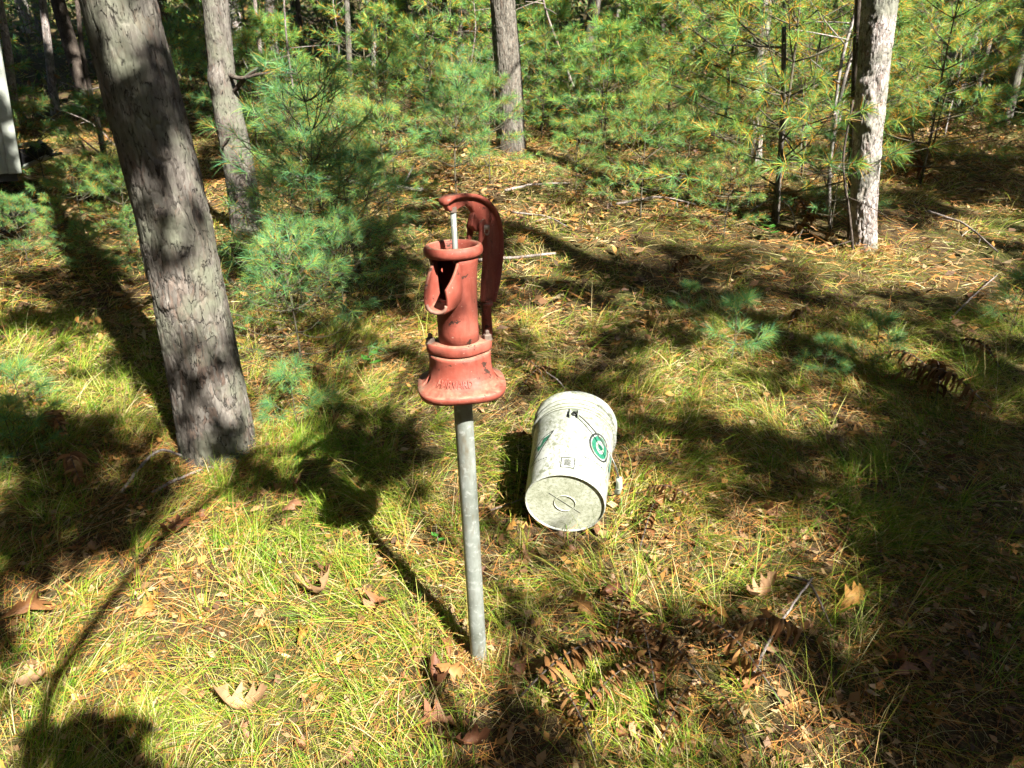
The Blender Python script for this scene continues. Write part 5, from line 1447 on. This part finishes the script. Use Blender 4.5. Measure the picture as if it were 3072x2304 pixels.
dead_stem((2560, 760), [(2548, 640), (2530, 480), (2560, 300)], .010, .006, 'thin brown dead stem against the shaded side of the scaly trunk', 'dark_bark', 5, 6)
dead_stem((2330, 668), [(2335, 560), (2345, 400), (2350, 260), (2352, 80)], .022, .016, 'dark crooked stem rising through the bright boughs', 'oak_bark', 7, 7)
dead_stem((905, 560), [(900, 420), (880, 270), (860, 120), (850, -30)], .010, .007, 'thin bare grey stem between crooked pine and pump', 'dead_wood', 7, 8)
dead_stem((1490, 400), [(1492, 330), (1480, 230), (1500, 120), (1520, 40), (1500, -30)], .010, .006, 'thin pale crooked stem beside the dark oak', 'dead_wood', 5, 9)
dead_stem((1640, 300), [(1642, 180), (1620, 80), (1660, -30)], .012, .008, 'dead branched stem just right of the dark oak', 'dead_wood', 9, 10)
dead_stem((1340, 260), [(1342, 190), (1355, 80), (1350, -30)], .014, .010, 'bare branched stem in the dark wood above the pump', 'dead_wood', 9, 11)
dead_stem((1200, 250), [(1205, 150), (1235, 40), (1240, -40)], .012, .008, 'bare pale stem with hanging twigs left of the oak', 'dead_wood', 9, 12)
dead_stem((2740, 430), [(2735, 330), (2760, 200), (2790, 90), (2800, -30)], .012, .008, 'bare stem with twigs right of the scaly trunk', 'dead_wood', 7, 13)
dead_stem((420, 390), [(430, 250), (440, 120), (445, -30)], .012, .010, 'dark stem showing behind the thick leaning trunk', 'dark_bark', 3, 14)
dead_stem((2400, 1120 - 620), [(2405, 420), (2420, 300), (2410, 180)], .008, .005, 'thin broken stem among the bright boughs', 'dead_wood', 5, 15)
drg = random.Random(77)
for k in range(16):
    bx = drg.choice((drg.uniform(650, 1450), drg.uniform(1600, 2450), drg.uniform(2680, 3060))); by = drg.uniform(200, 420); x_ = bx; pts = []
    sl = (1536 - bx) / 5200
    for yy in (by - 90, by - 190, by - 300, -60): x_ += drg.gauss(0, 12) - sl * 110; pts.append((x_, min(yy, by - 40)))
    pts = sorted(pts, key=lambda q: -q[1])
    dead_stem((bx, by), pts, .011, .006, 'thin bare dead sapling with twigs in the background wood', drg.choice(('dead_wood', 'pale_bark', 'dark_bark')), 9, 100 + k)['group'] = 'thin bare dead saplings in the background wood'
# bare limbs on the crooked pine
t2 = TALL[1]; bb = t2['base']
for q in [[(690, 290), (740, 230), (800, 190), (870, 165)], [(675, 220), (720, 235), (780, 222), (880, 218)], [(700, 330), (690, 400), (668, 440)]]:
    P = [depth_point(a, b_, bb[1] - .10 * (i > 0)) - bb for i, (a, b_) in enumerate(q)]
    sm = spline(P, 6); obj('limb', MB().add(*tube(sm, np.linspace(.017, .006, len(sm)), 7)).mesh('limb'), M['dark_bark'], t2['root'])
# stub twigs on the thin dark stem
t6 = TALL[6]; bb = t6['base']
for q in [[(262, 272), (300, 262), (330, 255)], [(262, 272), (225, 262), (180, 245)], [(275, 320), (230, 318), (190, 305)], [(300, 460), (250, 420), (205, 380), (150, 355)]]:
    P = [depth_point(a, b_, bb[1]) - bb for (a, b_) in q]; sm = spline(P, 4)
    obj('limb', MB().add(*tube(sm, np.linspace(.008, .003, len(sm)), 5)).mesh('limb'), M['dead_wood'], t6['root'])

# ------------------------------------------------------------------ grey sided trailer corner at the left edge
M['siding'] = simple('grey metal siding', (.27, .29, .255), .55, .2, 12, .22)
M['black_frame'] = simple('black steel frame', (.02, .02, .022), .6, .2, 40, .4)
M['rock'] = simple('grey rock', (.10, .10, .095), 1.0, 0, 22, .6, .9)
M['plank'] = simple('tan plank', (.42, .26, .10), .8, 0, 20, .3)
ty = 4.70; c_t = depth_point(0, 168, ty); c_b = depth_point(64, 518, ty); xg = (c_t[0] + c_b[0]) / 2
tr_z = float(gz(xg, ty))
trailer = thing('utility_trailer', 'grey ribbed metal box of a trailer cut off by the left edge', 'trailer', (c_b[0], ty, tr_z), math.radians(42))
zb = c_b[2] - tr_z; zt = 2.3; lean_x = (c_t[0] - c_b[0]) / (c_t[2] - c_b[2])
def corner(z): return lean_x * (z - zb)
nr = 22; V = []; F = []
cols_ = [-(.075 + i * .022) for i in range(nr * 4)]
for z in (zb, zt):
    for i, x in enumerate(cols_): V.append((x + corner(z), .008 * (1, 1, -1, -1)[i % 4], z))
m = len(cols_)
F = [(i, i + 1, m + i + 1, m + i) for i in range(m - 1)]
o = obj('siding', MB().add(V, F).mesh('siding', False), M['siding'], trailer); so = o.modifiers.new('s', 'SOLIDIFY'); so.thickness = .012; so.offset = 0
V, F = box((0, 0, 0), (1, 1, 1)); V = np.array(V); tz = zb + (V[:, 2] + .5) * (zt - zb)
bevel(obj('corner_post', MB().add(np.stack([-.037 + V[:, 0] * .078 + lean_x * (tz - zb), V[:, 1] * .05 + .004, tz - .004], -1), F).mesh('corner_post', False), M['siding'], trailer), .008)
obj('side_wall', MB().add(*box((-.08 + corner(1.2), 1.25, (zb + zt) / 2), (.03, 2.4, zt - zb - .02))).mesh('side_wall', False), M['siding'], trailer)
obj('floor_pan', MB().add(*box((-1.0, 1.2, zb - .03), (1.95, 2.35, .05))).mesh('floor_pan', False), M['black_frame'], trailer)
obj('roof', MB().add(*box((-1.0 + corner(zt), 1.2, zt + .02), (2.1, 2.5, .04))).mesh('roof', False), M['siding'], trailer)
def bar_px(q0, q1, Y, r, name, mat):
    ri = np.array(Matrix.Rotation(-math.radians(42), 3, 'Z')); a = ri @ (depth_point(*q0, Y) - np.array(trailer.location)); b = ri @ (depth_point(*q1, Y) - np.array(trailer.location))
    obj(name, MB().add(*tube([a, (a + b) / 2, b], r, 4)).mesh(name, False), M[mat], trailer)
bar_px((40, 515), (150, 466), 5.2, .016, 'frame_rail', 'siding'); bar_px((60, 438), (128, 428), 5.2, .018, 'frame_rail', 'siding')
bar_px((128, 430), (152, 468), 5.2, .02, 'frame_rail', 'black_frame'); bar_px((66, 440), (66, 520), 5.2, .02, 'frame_rail', 'black_frame'); bar_px((95, 436), (112, 480), 5.2, .016, 'frame_rail', 'black_frame')
bar_px((60, 480), (145, 452), 5.26, .06, 'tongue_box', 'black_frame')
bar_px((150, 466), (185, 460), 5.2, .012, 'coupler', 'black_frame')
for (dx, dy) in ((-.25, .25), (-.25, 2.1), (-1.7, .25), (-1.7, 2.1)):
    wp = Matrix.Rotation(math.radians(42), 3, 'Z') @ Vector((dx, dy, 0)); gzz = float(gz(trailer.location[0] + wp[0], ty + wp[1])) - tr_z
    obj('support', MB().add(*box((dx, dy, (zb - .055 + gzz - .05) / 2), (.18, .18, zb - .055 - gzz + .05))).mesh('support', False), M['black_frame'], trailer)
p = gd(60, 395); 
pl = thing('loose_plank', 'short tan board lying under the trailer frame', 'board', tuple(p), .1)
bevel(obj('board', MB().add(*box((0, 0, .04), (.36, .07, .03))).mesh('board', False), M['plank'], pl), .004)
def rock(p, s, label, seed):
    n = 20; V, F = lathe([(math.sin(t) + 1e-4, -math.cos(t)) for t in np.linspace(.02, math.pi - .02, 14)], n, True, True); V = np.array(V)
    V = V * (1 + 1.1 * (fbm(V[:, 0] * 1.3 + seed, V[:, 1] * 1.3 + V[:, 2], seed) - .5)[:, None]) * np.array(s)
    me = MB().add(V, F).mesh('rock'); o = obj('rock', me, M['rock']); o.location = (p[0], p[1], p[2] + s[2] * .5); tag(o, label, 'rock')
rock(gd(42, 480), (.09, .12, .075), 'pale grey stone under the trailer corner at left', 3)
rock(gd(118, 288), (.10, .06, .05), 'small white stone in the far sunny clearing at left', 5)

# pieces of parts hang under their part
bpy.context.view_layer.update()
def under(root, part, subs):
    kids = list(root.children); p = [o for o in kids if o.name.split('.')[0] == part][0]
    for o in kids:
        if o.name.split('.')[0] in subs and o is not p: o.parent = p
under(pump, 'handle', ('handle_flange', 'handle_bar', 'handle_collar'))
under(pump, 'collar', ('bolt',)); under(pump, 'pivot_pin', ('cotter_pin',)); under(pump, 'piston_rod', ('rod_nut',)); under(pump, 'pipe', ('pipe_thread',)); under(pump, 'rim', ('bowl',))
under(bucket, 'bail', ('grip',)); under(bucket, 'bottom', ('bottom_ring', 'mould_line')); under(bucket, 'ear', ('ear_dark_disc',))
under(bucket, 'body', ('rib', 'grime_line', 'logo_outline', 'logo_ring', 'logo_emblem', 'letter_outline', 'letter_fill', 'small_print', 'warning_panel', 'emblem_outline', 'emblem_fill'))
for o in [q for q in pump.children if q.name.startswith('lettering')]:
    o.parent = [q for q in pump.children if q.name.split('.')[0] == ('base' if o.name == 'lettering' else 'handle')][0]
